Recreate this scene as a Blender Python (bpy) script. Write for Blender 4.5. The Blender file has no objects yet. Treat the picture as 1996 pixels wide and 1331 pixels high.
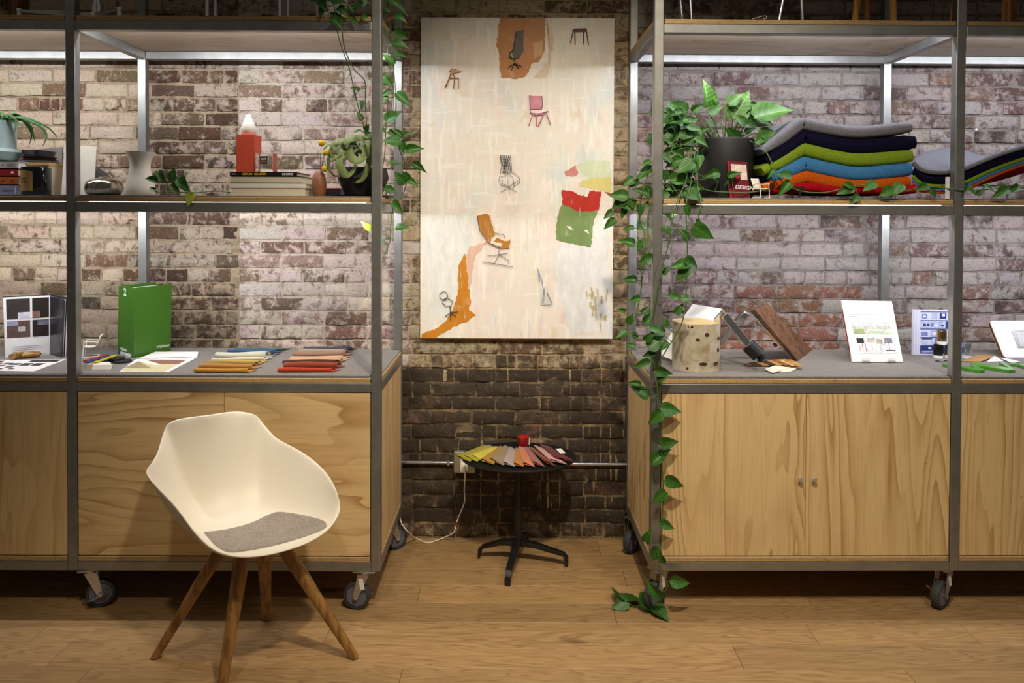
import bpy, bmesh, math, random
from mathutils import Vector, Matrix
R_ = random.Random(7)
SC = bpy.context.scene
COL = SC.collection
PI = math.pi
# ------------------------------------------------------------------ camera
FPX, CYP, CAMH, PITCH, ROLL = 1445.3643, 438.5202, 1.6154, 0.0166, 0.0044
_cp, _sp, _cr, _sr = math.cos(PITCH), math.sin(PITCH), math.cos(ROLL), math.sin(ROLL)
_fw = Vector((0, _cp, -_sp)); _up0 = Vector((0, _sp, _cp)); _rt0 = Vector((1, 0, 0))
_rt = _rt0 * _cr + _up0 * _sr; _up = _up0 * _cr - _rt0 * _sr
CAMP = Vector((0, 0, CAMH))
cam_d = bpy.data.cameras.new('camera'); cam = bpy.data.objects.new('camera', cam_d); COL.objects.link(cam)
cam_d.sensor_width = 36; cam_d.lens = FPX / 1996 * 36; cam_d.shift_y = (CYP - 665.5) / 1996
cam_d.clip_start = 0.05
_m = Matrix((_rt, _up, -_fw)).transposed().to_4x4(); _m.translation = CAMP
cam.matrix_world = _m
SC.camera = cam
# ------------------------------------------------------------------ world + lights + exposure
SC.view_settings.view_transform = 'Standard'; SC.view_settings.look = 'None'
SC.view_settings.gamma = 1; SC.view_settings.use_curve_mapping = False
SC.view_settings.exposure = 0.12
w = bpy.data.worlds.new('world'); SC.world = w; w.use_nodes = True
w.node_tree.nodes['Background'].inputs[0].default_value = (1.0, 0.90, 0.76, 1)
w.node_tree.nodes['Background'].inputs[1].default_value = 0.07
WARM = (1.0, 0.875, 0.69)
def spot(name, loc, target, power, angle, blend=0.8, radius=0.07, color=WARM):
    d = bpy.data.lights.new(name, 'SPOT'); d.energy = power; d.color = color
    d.spot_size = math.radians(angle); d.spot_blend = blend; d.shadow_soft_size = radius
    o = bpy.data.objects.new(name, d); COL.objects.link(o); o.location = loc
    o.rotation_euler = (Vector(target) - Vector(loc)).to_track_quat('-Z', 'Y').to_euler()
    return o
spot('ceiling_track_lamp', (0.30, 1.0, 3.35), (0.35, 3.1, 0.7), 255, 80, 1.0)
spot('ceiling_track_lamp', (-0.05, 2.2, 3.35), (0.0, 3.5, 0.9), 34, 70, 0.9)
spot('ceiling_track_lamp', (-0.75, 0.9, 3.35), (-0.80, 2.7, 0.6), 70, 52, 1.0)
spot('ceiling_track_lamp', (1.5, 0.7, 3.35), (1.35, 2.9, 0.4), 105, 78, 1.0)
LED_L = (0.93, 0.94, 1.0); LED_R = (0.87, 0.90, 1.0); LED_W = 10.5

# ------------------------------------------------------------------ pixel -> place
def ray(x, y): return _fw + _rt * ((x - 998) / FPX) - _up * ((y - CYP) / FPX)
def pY(x, y, Y): d = ray(x, y); return CAMP + d * (Y / d.y)
def pZ(x, y, z): d = ray(x, y); return CAMP + d * ((z - CAMH) / d.z)
def proj(p):
    d = Vector(p) - CAMP; z = d.dot(_fw); return 998 + FPX * d.dot(_rt) / z, CYP - FPX * d.dot(_up) / z
# ------------------------------------------------------------------ mesh builder
class MB:
    def __init__(s): s.v = []; s.f = []; s.m = []
    def add(s, vs, fs, mi=0):
        b = len(s.v); s.v += [Vector(p) for p in vs]
        for f in fs: s.f.append([b + i for i in f]); s.m.append(mi)
        return s
    def box(s, c, d, rot=None, mi=0):
        hx, hy, hz = d[0] / 2, d[1] / 2, d[2] / 2
        vs = [Vector((x, y, z)) for z in (-hz, hz) for y in (-hy, hy) for x in (-hx, hx)]
        if rot is not None: vs = [rot @ p for p in vs]
        return s.add([p + Vector(c) for p in vs], [(0, 2, 3, 1), (4, 5, 7, 6), (0, 1, 5, 4), (2, 6, 7, 3), (0, 4, 6, 2), (1, 3, 7, 5)], mi)
    def box2(s, a, b, mi=0): return s.box([(a[i] + b[i]) / 2 for i in range(3)], [abs(b[i] - a[i]) for i in range(3)], None, mi)
    def hexa(s, bot, top, mi=0):  # two quads, ccw from above
        return s.add(list(bot) + list(top), [(3, 2, 1, 0), (4, 5, 6, 7), (0, 1, 5, 4), (1, 2, 6, 5), (2, 3, 7, 6), (3, 0, 4, 7)], mi)
    def prism(s, pts, off, mi=0, mi_side=None):
        n = len(pts); pts = [Vector(p) for p in pts]; off = Vector(off)
        b = len(s.v); s.v += pts + [p + off for p in pts]
        s.f.append([b + i for i in range(n)][::-1]); s.m.append(mi); s.f.append([b + n + i for i in range(n)]); s.m.append(mi)
        for i in range(n):
            j = (i + 1) % n; s.f.append([b + i, b + j, b + n + j, b + n + i]); s.m.append(mi if mi_side is None else mi_side)
        return s
    def tube(s, path, r, n=8, cap=True, mi=0, flat=1.0):
        path = [Vector(p) for p in path]; k = len(path)
        rs = r if isinstance(r, (list, tuple)) else [r] * k
        b = len(s.v); ref = None
        for i, p in enumerate(path):
            t = (path[min(i + 1, k - 1)] - path[max(i - 1, 0)])
            if t.length < 1e-9: t = Vector((0, 0, 1))
            t.normalize()
            if ref is None:
                ref = Vector((0, 0, 1)) if abs(t.z) < 0.9 else Vector((1, 0, 0))
            ref = (ref - t * ref.dot(t)).normalized(); bi = t.cross(ref)
            for j in range(n):
                a = 2 * PI * j / n; s.v.append(p + ref * (math.cos(a) * rs[i] * flat) + bi * (math.sin(a) * rs[i]))
        for i in range(k - 1):
            for j in range(n):
                j2 = (j + 1) % n; s.f.append([b + i * n + j, b + i * n + j2, b + (i + 1) * n + j2, b + (i + 1) * n + j]); s.m.append(mi)
        if cap:
            s.f.append([b + j for j in range(n)][::-1]); s.m.append(mi); s.f.append([b + (k - 1) * n + j for j in range(n)]); s.m.append(mi)
        return s
    def lathe(s, prof, c=(0, 0, 0), n=24, mi=0, M=None, close=False):  # prof: (r,z)
        b = len(s.v); c = Vector(c)
        for r, z in prof:
            for j in range(n):
                a = 2 * PI * j / n; p = Vector((r * math.cos(a), r * math.sin(a), z))
                if M is not None: p = M @ p
                s.v.append(p + c)
        for i in range(len(prof) - 1):
            for j in range(n):
                j2 = (j + 1) % n; s.f.append([b + i * n + j, b + i * n + j2, b + (i + 1) * n + j2, b + (i + 1) * n + j]); s.m.append(mi)
        if prof[0][0] > 1e-6 and not close: s.f.append([b + j for j in range(n)][::-1]); s.m.append(mi)
        if prof[-1][0] > 1e-6 and not close: s.f.append([b + (len(prof) - 1) * n + j for j in range(n)]); s.m.append(mi)
        return s
    def grid(s, fn, nu, nv, mi=0, closed_u=False):
        b = len(s.v)
        for i in range(nu):
            for j in range(nv): s.v.append(Vector(fn(i / (nu if closed_u else nu - 1), j / (nv - 1))))
        for i in range(nu if closed_u else nu - 1):
            i2 = (i + 1) % nu
            for j in range(nv - 1): s.f.append([b + i * nv + j, b + i2 * nv + j, b + i2 * nv + j + 1, b + i * nv + j + 1]); s.m.append(mi)
        return s
def smoothpath(pts, n=6):
    pts = [Vector(p) for p in pts]; out = []
    for i in range(len(pts) - 1):
        p0 = pts[max(i - 1, 0)]; p1 = pts[i]; p2 = pts[i + 1]; p3 = pts[min(i + 2, len(pts) - 1)]
        for k in range(n):
            t = k / n
            out.append(0.5 * ((2 * p1) + (p2 - p0) * t + (2 * p0 - 5 * p1 + 4 * p2 - p3) * t * t + (3 * p1 - p0 - 3 * p2 + p3) * t ** 3))
    out.append(pts[-1]); return out
WM = {}
def setp(o, label=None, cat=None, group=None, kind=None):
    if label: o['label'] = label
    if cat: o['category'] = cat
    if group: o['group'] = group
    if kind: o['kind'] = kind
    return o
def root(name, loc, label=None, cat=None, group=None, rz=0.0, kind=None):
    o = bpy.data.objects.new(name, None); COL.objects.link(o); o.empty_display_size = 0.05
    o.location = loc; o.rotation_euler = (0, 0, rz)
    WM[o] = Matrix.Translation(Vector(loc)) @ Matrix.Rotation(rz, 4, 'Z')
    return setp(o, label, cat, group, kind)
def mesh_of(name, mb, mats):
    me = bpy.data.meshes.new(name); me.from_pydata([tuple(p) for p in mb.v], [], mb.f)
    for m in (mats if isinstance(mats, (list, tuple)) else [mats]): me.materials.append(m)
    if any(mb.m): me.polygons.foreach_set('material_index', mb.m)
    return me
def finish(me, smooth):
    if smooth is not None and smooth is not False:
        if smooth is True: me.shade_smooth()
        else:
            me.shade_smooth(); me.set_sharp_from_angle(angle=math.radians(smooth))
    me.update()
def mods(o, bevel=0, seg=2, sub=0, solid=0, soff=0):
    if solid:
        m = o.modifiers.new('solid', 'SOLIDIFY'); m.thickness = solid; m.offset = soff
    if bevel:
        m = o.modifiers.new('bevel', 'BEVEL'); m.width = bevel; m.segments = seg; m.limit_method = 'ANGLE'; m.angle_limit = math.radians(35)
    if sub:
        m = o.modifiers.new('sub', 'SUBSURF'); m.levels = sub; m.render_levels = sub
def part(name, mb, mats, parent, world=True, smooth=None, label=None, kind=None, **kw):
    me = mesh_of(name, mb, mats); finish(me, smooth)
    o = bpy.data.objects.new(name, me); COL.objects.link(o); o.parent = parent
    if world:   # vertices given in world coordinates: move them into the parent's frame
        c = WM[parent].inverted(); me.transform(c)
    WM[o] = WM[parent].copy()
    mods(o, **kw)
    return setp(o, label, None, None, kind)
def thing(name, mb, mats, label, cat, group=None, smooth=None, kind=None, **kw):
    me = mesh_of(name, mb, mats); finish(me, smooth)
    xs = [p for p in mb.v]; lo = [min(p[i] for p in xs) for i in range(3)]; hi = [max(p[i] for p in xs) for i in range(3)]
    c = Vector(((lo[0] + hi[0]) / 2, (lo[1] + hi[1]) / 2, lo[2])); me.transform(Matrix.Translation(-c))
    o = bpy.data.objects.new(name, me); COL.objects.link(o); o.location = c; WM[o] = Matrix.Translation(c)
    mods(o, **kw)
    return setp(o, label, cat, group, kind)
def base_of(mb):
    xs = mb.v; lo = [min(p[i] for p in xs) for i in range(3)]; hi = [max(p[i] for p in xs) for i in range(3)]
    return Vector(((lo[0] + hi[0]) / 2, (lo[1] + hi[1]) / 2, lo[2]))
def text_mb(s, size, M, bold=False, align='LEFT', ext=0.0004):
    """letters as real thin geometry, laid out in the frame M (x right, y up)"""
    cu = bpy.data.curves.new('txt', 'FONT'); cu.body = s; cu.size = size; cu.align_x = align; cu.extrude = ext; cu.resolution_u = 3
    if bold: cu.offset = size * 0.02
    o = bpy.data.objects.new('txt', cu); COL.objects.link(o)
    dg = bpy.context.evaluated_depsgraph_get(); me = bpy.data.meshes.new_from_object(o.evaluated_get(dg))
    mb = MB(); mb.add([M @ v.co for v in me.vertices], [list(p.vertices) for p in me.polygons])
    bpy.data.objects.remove(o); bpy.data.meshes.remove(me); bpy.data.curves.remove(cu)
    return mb
# ------------------------------------------------------------------ materials
def srgb(r, g, b):
    f = lambda c: (c / 255 / 12.92) if c / 255 <= 0.04045 else ((c / 255 + 0.055) / 1.055) ** 2.4
    return (f(r), f(g), f(b), 1)
class NT:
    def __init__(s, name):
        s.m = bpy.data.materials.new(name); s.m.use_nodes = True; s.t = s.m.node_tree; s.n = s.t.nodes; s.b = s.n['Principled BSDF']
    def node(s, ty, **kw):
        n = s.n.new(ty)
        for k, v in kw.items(): setattr(n, k, v)
        return n
    def link(s, a, b): s.t.links.new(a, b)
    def coord(s, which='Object', scale=(1, 1, 1), loc=None, rot=(0, 0, 0)):
        if which == 'Position': src = s.node('ShaderNodeNewGeometry').outputs['Position']
        else: src = s.node('ShaderNodeTexCoord').outputs[which]
        mp = s.node('ShaderNodeMapping'); mp.inputs['Scale'].default_value = scale; mp.inputs['Rotation'].default_value = rot
        if loc is not None:
            if isinstance(loc, (tuple, list)): mp.inputs['Location'].default_value = loc
            else: s.link(loc, mp.inputs['Location'])
        s.link(src, mp.inputs['Vector']); return mp.outputs[0]
    def noise(s, vec, scale, detail=4, rough=0.55, dist=0.0):
        n = s.node('ShaderNodeTexNoise'); n.inputs['Scale'].default_value = scale; n.inputs['Detail'].default_value = detail
        n.inputs['Roughness'].default_value = rough; n.inputs['Distortion'].default_value = dist
        if vec is not None: s.link(vec, n.inputs['Vector'])
        return n.outputs['Fac']
    def ramp(s, fac, stops, interp='LINEAR'):
        n = s.node('ShaderNodeValToRGB'); cr = n.color_ramp; cr.interpolation = interp
        while len(cr.elements) < len(stops): cr.elements.new(0.5)
        for e, (p, c) in zip(cr.elements, stops):
            e.position = p; e.color = c if len(c) == 4 else (*c, 1)
        s.link(fac, n.inputs[0]); return n.outputs[0]
    def math(s, op, a, b=0.0, c=None, clamp=False):
        n = s.node('ShaderNodeMath', operation=op); n.use_clamp = clamp
        for i, x in enumerate((a, b) if c is None else (a, b, c)):
            if isinstance(x, (int, float)): n.inputs[i].default_value = x
            else: s.link(x, n.inputs[i])
        return n.outputs[0]
    def mix(s, fac, a, b, mode='MIX'):
        n = s.node('ShaderNodeMix', data_type='RGBA', blend_type=mode)
        for i, x in ((0, fac), (6, a), (7, b)):
            if isinstance(x, (int, float)): n.inputs[i].default_value = x
            elif isinstance(x, (tuple, list)): n.inputs[i].default_value = x if len(x) == 4 else (*x, 1)
            else: s.link(x, n.inputs[i])
        return n.outputs[2]
    def bump(s, h, strength=0.3, dist=0.01):
        n = s.node('ShaderNodeBump'); n.inputs['Strength'].default_value = strength; n.inputs['Distance'].default_value = dist
        s.link(h, n.inputs['Height']); s.link(n.outputs[0], s.b.inputs['Normal']); return n
    def base(s, c):
        if isinstance(c, (tuple, list)): s.b.inputs['Base Color'].default_value = c if len(c) == 4 else (*c, 1)
        else: s.link(c, s.b.inputs['Base Color'])
    def set(s, **kw):
        for k, v in kw.items():
            k2 = {'rough': 'Roughness', 'metal': 'Metallic', 'trans': 'Transmission Weight', 'ior': 'IOR', 'coat': 'Coat Weight', 'sheen': 'Sheen Weight', 'spec': 'Specular IOR Level', 'alpha': 'Alpha', 'sss': 'Subsurface Weight'}[k]
            s.b.inputs[k2].default_value = v
        return s
_mc = {}
def plain(name, rgb, rough=0.5, metal=0.0, var=0.06, nscale=40, bump=0.0, **kw):
    if name in _mc: return _mc[name]
    t = NT(name); c = srgb(*rgb); v = t.coord('Object')
    n = t.noise(v, nscale, 3)
    t.base(t.ramp(n, [(0.3, tuple(x * (1 - var) for x in c[:3])), (0.7, tuple(min(1, x * (1 + var)) for x in c[:3]))]))
    t.set(rough=rough, metal=metal, **kw)
    if bump: t.bump(n, bump, 0.002)
    _mc[name] = t.m; return t.m
def fabric(name, rgb, weave=900, var=0.25, bump=0.5, rough=0.95):
    if name in _mc: return _mc[name]
    t = NT(name); c = srgb(*rgb); v = t.coord('Object')
    n = t.noise(v, weave, 2, 0.7); n2 = t.noise(v, 30, 3)
    col = t.ramp(n, [(0.3, tuple(x * (1 - var) for x in c[:3])), (0.7, tuple(min(1, x * (1 + var)) for x in c[:3]))])
    t.base(col); t.set(rough=rough, sheen=0.15); t.bump(n, bump, 0.001)
    _mc[name] = t.m; return t.m
def ply_face(name, axis, light, dark, seed=0, contrast=1.0):
    """rotary-cut plywood veneer: contour figure drawn out along the grain"""
    if name in _mc: return _mc[name]
    t = NT(name); oi = t.node('ShaderNodeObjectInfo').outputs['Random']
    cb = t.node('ShaderNodeCombineXYZ'); off = t.math('MULTIPLY_ADD', oi, 37.0, seed * 3.1)
    for k in range(3): t.link(off, cb.inputs[k])
    sc = {'x': (0.7, 2.6, 2.6), 'z': (4.2, 4.2, 0.42)}[axis]
    v = t.coord('Object', sc, cb.outputs[0])
    n = t.noise(v, 1.0, 3, 0.42, 0.5)
    s = t.math('FRACT', t.math('MULTIPLY', n, 15.0 if axis == 'z' else 13.0))
    s3 = t.math('MULTIPLY', t.math('POWER', s, 3.2), t.ramp(s, [(0.965, (1, 1, 1)), (1.0, (0, 0, 0))]))
    msk = t.ramp(t.noise(v, 2.3, 2), [(0.34, (0.25, 0.25, 0.25)), (0.56, (1, 1, 1))])
    fsc = {'x': (6, 160, 160), 'z': (160, 160, 6)}[axis]
    fine = t.noise(t.coord('Object', fsc, cb.outputs[0]), 1.0, 4, 0.6)
    L = srgb(*light); D = srgb(*dark)
    base = t.mix(t.math('MULTIPLY', t.math('MULTIPLY', s3, msk), 0.85 * contrast), L, D)
    base = t.mix(t.ramp(fine, [(0.48, (0, 0, 0)), (0.75, (0.30, 0.30, 0.30))]), base, D)
    bl = t.noise(t.coord('Object', (2, 2, 2), cb.outputs[0]), 1.5, 3)
    base = t.mix(t.ramp(bl, [(0.5, (0, 0, 0)), (0.75, (0.18, 0.18, 0.18))]), base, D)
    sp = t.noise(t.coord('Object', (1, 1, 1), cb.outputs[0]), 60, 1)
    base = t.mix(t.ramp(sp, [(0.80, (0, 0, 0)), (0.83, (0.8, 0.8, 0.8))]), base, srgb(70, 44, 22))
    t.base(base); t.set(rough=0.5); t.bump(fine, 0.12, 0.001)
    _mc[name] = t.m; return t.m
def ply_edge(name='plywood_edge'):
    if name in _mc: return _mc[name]
    t = NT(name); tc = t.node('ShaderNodeTexCoord'); sx = t.node('ShaderNodeSeparateXYZ'); t.link(tc.outputs['Generated'], sx.inputs[0])
    n = t.noise(t.coord('Object', (9, 9, 200)), 1.0, 3)
    z = t.math('MULTIPLY_ADD', n, 0.12, sx.outputs[2])
    s = t.math('SINE', t.math('MULTIPLY', z, 27.0))
    s = t.math('MULTIPLY_ADD', s, 0.5, 0.5)
    c = t.ramp(s, [(0.15, srgb(120, 82, 40)), (0.5, srgb(196, 158, 100)), (0.85, srgb(222, 190, 132))])
    n2 = t.noise(t.coord('Object', (60, 60, 700)), 1.0, 2)
    c = t.mix(t.ramp(n2, [(0.58, (0, 0, 0)), (0.68, (0.75, 0.75, 0.75))]), c, srgb(70, 44, 20))
    t.base(c); t.set(rough=0.65); _mc[name] = t.m; return t.m
def wood(name, light, dark, axis='z', rough=0.45, fine=90, k=6.0):
    if name in _mc: return _mc[name]
    t = NT(name); oi = t.node('ShaderNodeObjectInfo').outputs['Random']
    cb = t.node('ShaderNodeCombineXYZ'); off = t.math('MULTIPLY', oi, 23.0)
    for kk in range(3): t.link(off, cb.inputs[kk])
    sc = {'x': (1.2, 14, 14), 'y': (14, 1.2, 14), 'z': (14, 14, 1.2)}[axis]
    fs = {'x': (k, fine, fine), 'y': (fine, k, fine), 'z': (fine, fine, k)}[axis]
    n = t.noise(t.coord('Object', sc, cb.outputs[0]), 1.5, 3, 0.5, 0.4)
    f = t.noise(t.coord('Object', fs, cb.outputs[0]), 2.0, 4, 0.65)
    s = t.math('MULTIPLY_ADD', t.math('SINE', t.math('MULTIPLY', n, 26.0)), 0.5, 0.5)
    fac = t.math('ADD', t.math('MULTIPLY', s, 0.45), t.math('MULTIPLY', f, 0.55))
    t.base(t.ramp(fac, [(0.25, srgb(*dark)), (0.62, srgb(*light))])); t.set(rough=rough); t.bump(f, 0.1, 0.001)
    _mc[name] = t.m; return t.m
def steel_mat():
    t = NT('clear_coated_steel'); v = t.coord('Object', (1, 1, 1)); n = t.noise(v, 14, 4); n2 = t.noise(t.coord('Object', (300, 300, 8)), 1.0, 2)
    t.base(t.ramp(n, [(0.3, srgb(144, 144, 141)), (0.7, srgb(162, 162, 159))])); t.set(metal=0.75, rough=0.38); t.bump(n2, 0.05, 0.0008); return t.m
STEEL = steel_mat()
CHROME = plain('polished_chrome', (232, 232, 235), 0.16, 1.0, 0.02)
ALU = plain('brushed_aluminium', (190, 188, 184), 0.3, 1.0, 0.05)
ZINC = plain('zinc_plate', (190, 192, 198), 0.28, 0.9, 0.08)
BLACKP = plain('black_plastic', (26, 26, 28), 0.45)
WHITEP = plain('white_plastic', (232, 226, 212), 0.45, var=0.02)
PAPER = plain('white_paper', (236, 234, 230), 0.6, var=0.02)
RUBBER = plain('grey_rubber', (58, 60, 62), 0.7)
PEDGE = ply_edge()
PLY_Z = ply_face('plywood_vertical_grain', 'z', (228, 198, 144), (166, 118, 62))
PLY_X = ply_face('plywood_horizontal_grain', 'x', (228, 198, 144), (160, 112, 56), 2)
PLY_U = ply_face('plywood_shelf_face', 'x', (206, 188, 164), (160, 132, 102), 5, 0.8)
def felt_mat(name, a, b):
    t = NT(name); v = t.coord('Object'); n = t.noise(v, 220, 3, 0.7); n2 = t.noise(v, 18, 3)
    c = t.ramp(n, [(0.3, srgb(*a)), (0.7, srgb(*b))]); c = t.mix(t.ramp(n2, [(0.35, (0, 0, 0)), (0.7, (0.3, 0.3, 0.3))]), c, srgb(*a))
    t.base(c); t.set(rough=1.0, sheen=0.2); t.bump(n, 0.6, 0.002); return t.m
FELT = felt_mat('grey_wool_felt', (84, 79, 75), (148, 141, 134))
# ================================================================== brick wall
WY = 3.652            # plane of the brick faces
def masonry():
    t = NT('old_painted_masonry'); at = lambda n: t.node('ShaderNodeAttribute', attribute_name=n)
    bc = at('bc').outputs['Color']; bw = at('bw').outputs['Color']
    ba = t.node('ShaderNodeSeparateColor'); t.link(at('ba').outputs['Color'], ba.inputs[0])
    wash, soot_shade, drip = ba.outputs[0], ba.outputs[1], ba.outputs[2]
    p = t.coord('Position')
    n1 = t.noise(p, 20, 8, 0.72, 0.4); n2 = t.noise(p, 120, 4, 0.7); n3 = t.noise(p, 13, 8, 0.74, 0.3); n4 = t.noise(p, 420, 2, 0.6)
    wm = t.math('MULTIPLY_ADD', t.math('SUBTRACT', n1, 0.5), 8.5, t.math('MULTIPLY_ADD', t.math('SUBTRACT', wash, 0.5), 4.4, 0.5), clamp=True)
    wm = t.math('MULTIPLY', wm, t.ramp(n2, [(0.30, (0.35, 0.35, 0.35)), (0.45, (1, 1, 1))]))
    brick = t.mix(t.ramp(n2, [(0.35, (0, 0, 0)), (0.65, (1, 1, 1))]), t.mix(1.0, bc, (0.62, 0.60, 0.58, 1), 'MULTIPLY'), t.mix(1.0, bc, (1.2, 1.18, 1.15, 1), 'MULTIPLY'))
    c = t.mix(wm, brick, bw)
    sm = t.math('MULTIPLY_ADD', t.math('SUBTRACT', n3, 0.5), 5.0, t.math('MULTIPLY_ADD', t.math('SUBTRACT', soot_shade, 0.5), 3.2, 0.5), clamp=True)
    c = t.mix(t.math('MULTIPLY', sm, 0.93), c, srgb(66, 58, 50))
    dn = t.noise(t.coord('Position', (46, 46, 1.6)), 1.0, 2, 0.5)
    dm = t.math('MULTIPLY', t.ramp(dn, [(0.645, (0, 0, 0)), (0.672, (1, 1, 1))]), drip)
    dm = t.math('MULTIPLY', dm, t.ramp(n2, [(0.40, (0.1, 0.1, 0.1)), (0.5, (1, 1, 1))]))
    c = t.mix(dm, c, srgb(196, 172, 128))
    # grime between mid-size pores, pits and specks
    n5 = t.noise(p, 64, 5, 0.75, 0.6)
    c = t.mix(t.ramp(n5, [(0.30, (0.62, 0.62, 0.62)), (0.44, (0, 0, 0))]), c, srgb(84, 68, 54))
    c = t.mix(t.ramp(n5, [(0.60, (0, 0, 0)), (0.74, (0.35, 0.35, 0.35))]), c, srgb(220, 206, 188))
    c = t.mix(t.ramp(n4, [(0.26, (0.75, 0.75, 0.75)), (0.36, (0, 0, 0))]), c, srgb(50, 38, 28))
    t.base(c); t.set(rough=0.93, spec=0.2)
    h = t.math('ADD', t.math('MULTIPLY', n1, 0.7), t.math('MULTIPLY_ADD', n5, 0.6, t.math('MULTIPLY', n2, 0.4))); t.bump(h, 0.9, 0.010)
    return t.m
MASON = masonry()
def zone(px, py, rr, mortar=False):
    """colours of the wall where it shows at this place: base, wash, (wash amount, soot, drips)"""
    v = lambda c, j=0.10: tuple(x * (1 + rr.uniform(-j, j)) for x in srgb(*c)[:3]) + (1,)
    if px < 465:
        bc, bw = rr.choice([(112, 86, 66), (100, 72, 52), (130, 106, 86), (146, 122, 100)]), (204, 184, 160); wa = rr.choice([.85, .8, .74, .68, .6, .34]); so = .06
        if px > 285: bc, bw = rr.choice([(92, 70, 56), (84, 66, 54), (108, 88, 72)]), (180, 164, 146); wa = rr.choice([.62, .5, .4, .28]); so = .2
        if py > 540: bw = (172, 154, 130); so = .25
        if py > 560 and px > 285: so = .40; wa = .5
        if py > 620: so += .06
        mo = (170, 152, 126)
    elif px < 800:
        bc, bw = rr.choice([(154, 130, 114), (142, 116, 100), (166, 144, 128), (128, 106, 92)]), (214, 198, 184); wa = rr.choice([.76, .66, .55, .45, .38]); so = .05
        if rr.random() < .14: so = .26
        mo = (202, 188, 170)
    elif px < 1240:
        bc, bw = rr.choice([(122, 98, 76), (110, 88, 70), (136, 112, 88)]), (190, 172, 142); wa = rr.choice([.66, .55, .45, .38]); so = .16
        mo = (180, 160, 124)
        if py < 40: so = .22  # top rows darkened: the dimmer light up there is painted into the bricks
    else:
        bc, bw = rr.choice([(122, 98, 90), (112, 92, 86), (132, 106, 94), (104, 86, 80)]), (170, 158, 152); wa = rr.choice([.74, .64, .54, .42]); so = .16
        if 1400 < px < 1640 and py > 560: bc = (136, 98, 80); wa = rr.choice([.5, .4, .32])
        if py < 300: so = .24
        mo = (138, 127, 119)
    dr = 0.0
    if 780 < px < 1235 or py > 700:
        if py > 722: so, dr, wa = rr.choice([.8, .74, .66, .6, .84]), .95, .3
        elif py > 704: so, dr = rr.choice([.35, .5, .62]), .5
        if 780 < px < 1235 and py > 1010: so = rr.choice([.6, .5, .7]); wa = .4
    if mortar:
        if dr: mo = (158, 138, 104)
        a = v(mo, .05); k = rr.uniform(.68, .8); return tuple(x * k for x in a[:3]) + (1,), tuple(min(1, x * 1.1) for x in a[:3]) + (1,), (rr.uniform(.5, .7), so * (.78 if dr else .75), dr * .6, 1)
    if rr.random() < .06 and py < 690: so = min(.6, so + .3)
    return v(bc), v(bw, .05), (wa, so, dr, 1)
def put_attr(me, vals_by_vert):
    for k, nm in enumerate(('bc', 'bw', 'ba')):
        a = me.color_attributes.new(nm, 'FLOAT_COLOR', 'POINT')
        a.data.foreach_set('color', [c for v in vals_by_vert for c in v[k]])
X0, X1, Z1 = -3.3, 3.3, 3.3
wall = MB(); NX, NZ = 88, 48
wv = []
rz = random.Random(3)
for i in range(NX + 1):
    for j in range(NZ + 1):
        x = X0 + (X1 - X0) * i / NX; z = Z1 * j / NZ
        wall.v.append(Vector((x, WY + 0.0040 + rz.uniform(-.0028, .002), z))); wv.append(zone(*proj((x, WY, z)), rz, True))
for i in range(NX):
    for j in range(NZ):
        a = i * (NZ + 1) + j; wall.f.append([a, a + NZ + 1, a + NZ + 2, a + 1]); wall.m.append(0)
b0 = len(wall.v)
wall.box2((X0, WY + 0.02, 0), (X1, WY + 0.2, Z1)); wv += [zone(400, 300, rz, True)] * 8
me = mesh_of('wall_back', wall, MASON); put_attr(me, wv); me.shade_smooth()
WALL = bpy.data.objects.new('wall_back', me); COL.objects.link(WALL); WM[WALL] = Matrix.Identity(4)
setp(WALL, 'old brick wall with worn whitewash and sooty black lower courses', None, None, 'structure')
rb = random.Random(11)
ROW0, RP = 1.2993, 0.06985
bricks = []
for k in range(-19, 30):
    zc = ROW0 + RP * k
    if zc < 0.02: continue
    header = (k % 6 == 0)
    for (xa, xb) in ((X0, pY(465, 500, WY).x - .004), (pY(465, 500, WY).x + .004, X1)):
        L = 0.098 if header else 0.2035
        x = xa if xa > X0 else xa - rb.uniform(0, L)
        if xa > X0 and k % 2: x = xa - 0.0
        if xa > X0 and k % 2 == 0 and not header: 
            bricks.append((x, x + .097, zc)); x += .106
        while x < xb - .02:
            l = L + rb.uniform(-.006, .006)
            if not header and rb.random() < .05: l = .098
            x2 = min(x + l, xb); 
            if x2 - x > .03: bricks.append((x, x2, zc))
            x = x2 + rb.uniform(.007, .012)
HID = [(-100, 690, 783, 1400), (1228, 690, 2200, 1400), (815, 32, 1198, 662), (-100, -400, 2200, 8), (-100, 376, 783, 414), (1240, 376, 2200, 420), (-100, 28, 722, 118), (1296, 40, 2200, 124), (1490, 235, 1790, 380), (1350, 270, 1470, 380)]
def visible(b):
    px, py = proj(((b[0] + b[1]) / 2, WY, b[2]))
    if px < 4 or px > 1992 or py > 1046: return 0
    return 0 if any(a < px < c and d < py < e for a, d, c, e in HID) else 1
bricks.sort(key=lambda b: -(visible(b) * 10 + (b[1] - b[0])))
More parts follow.
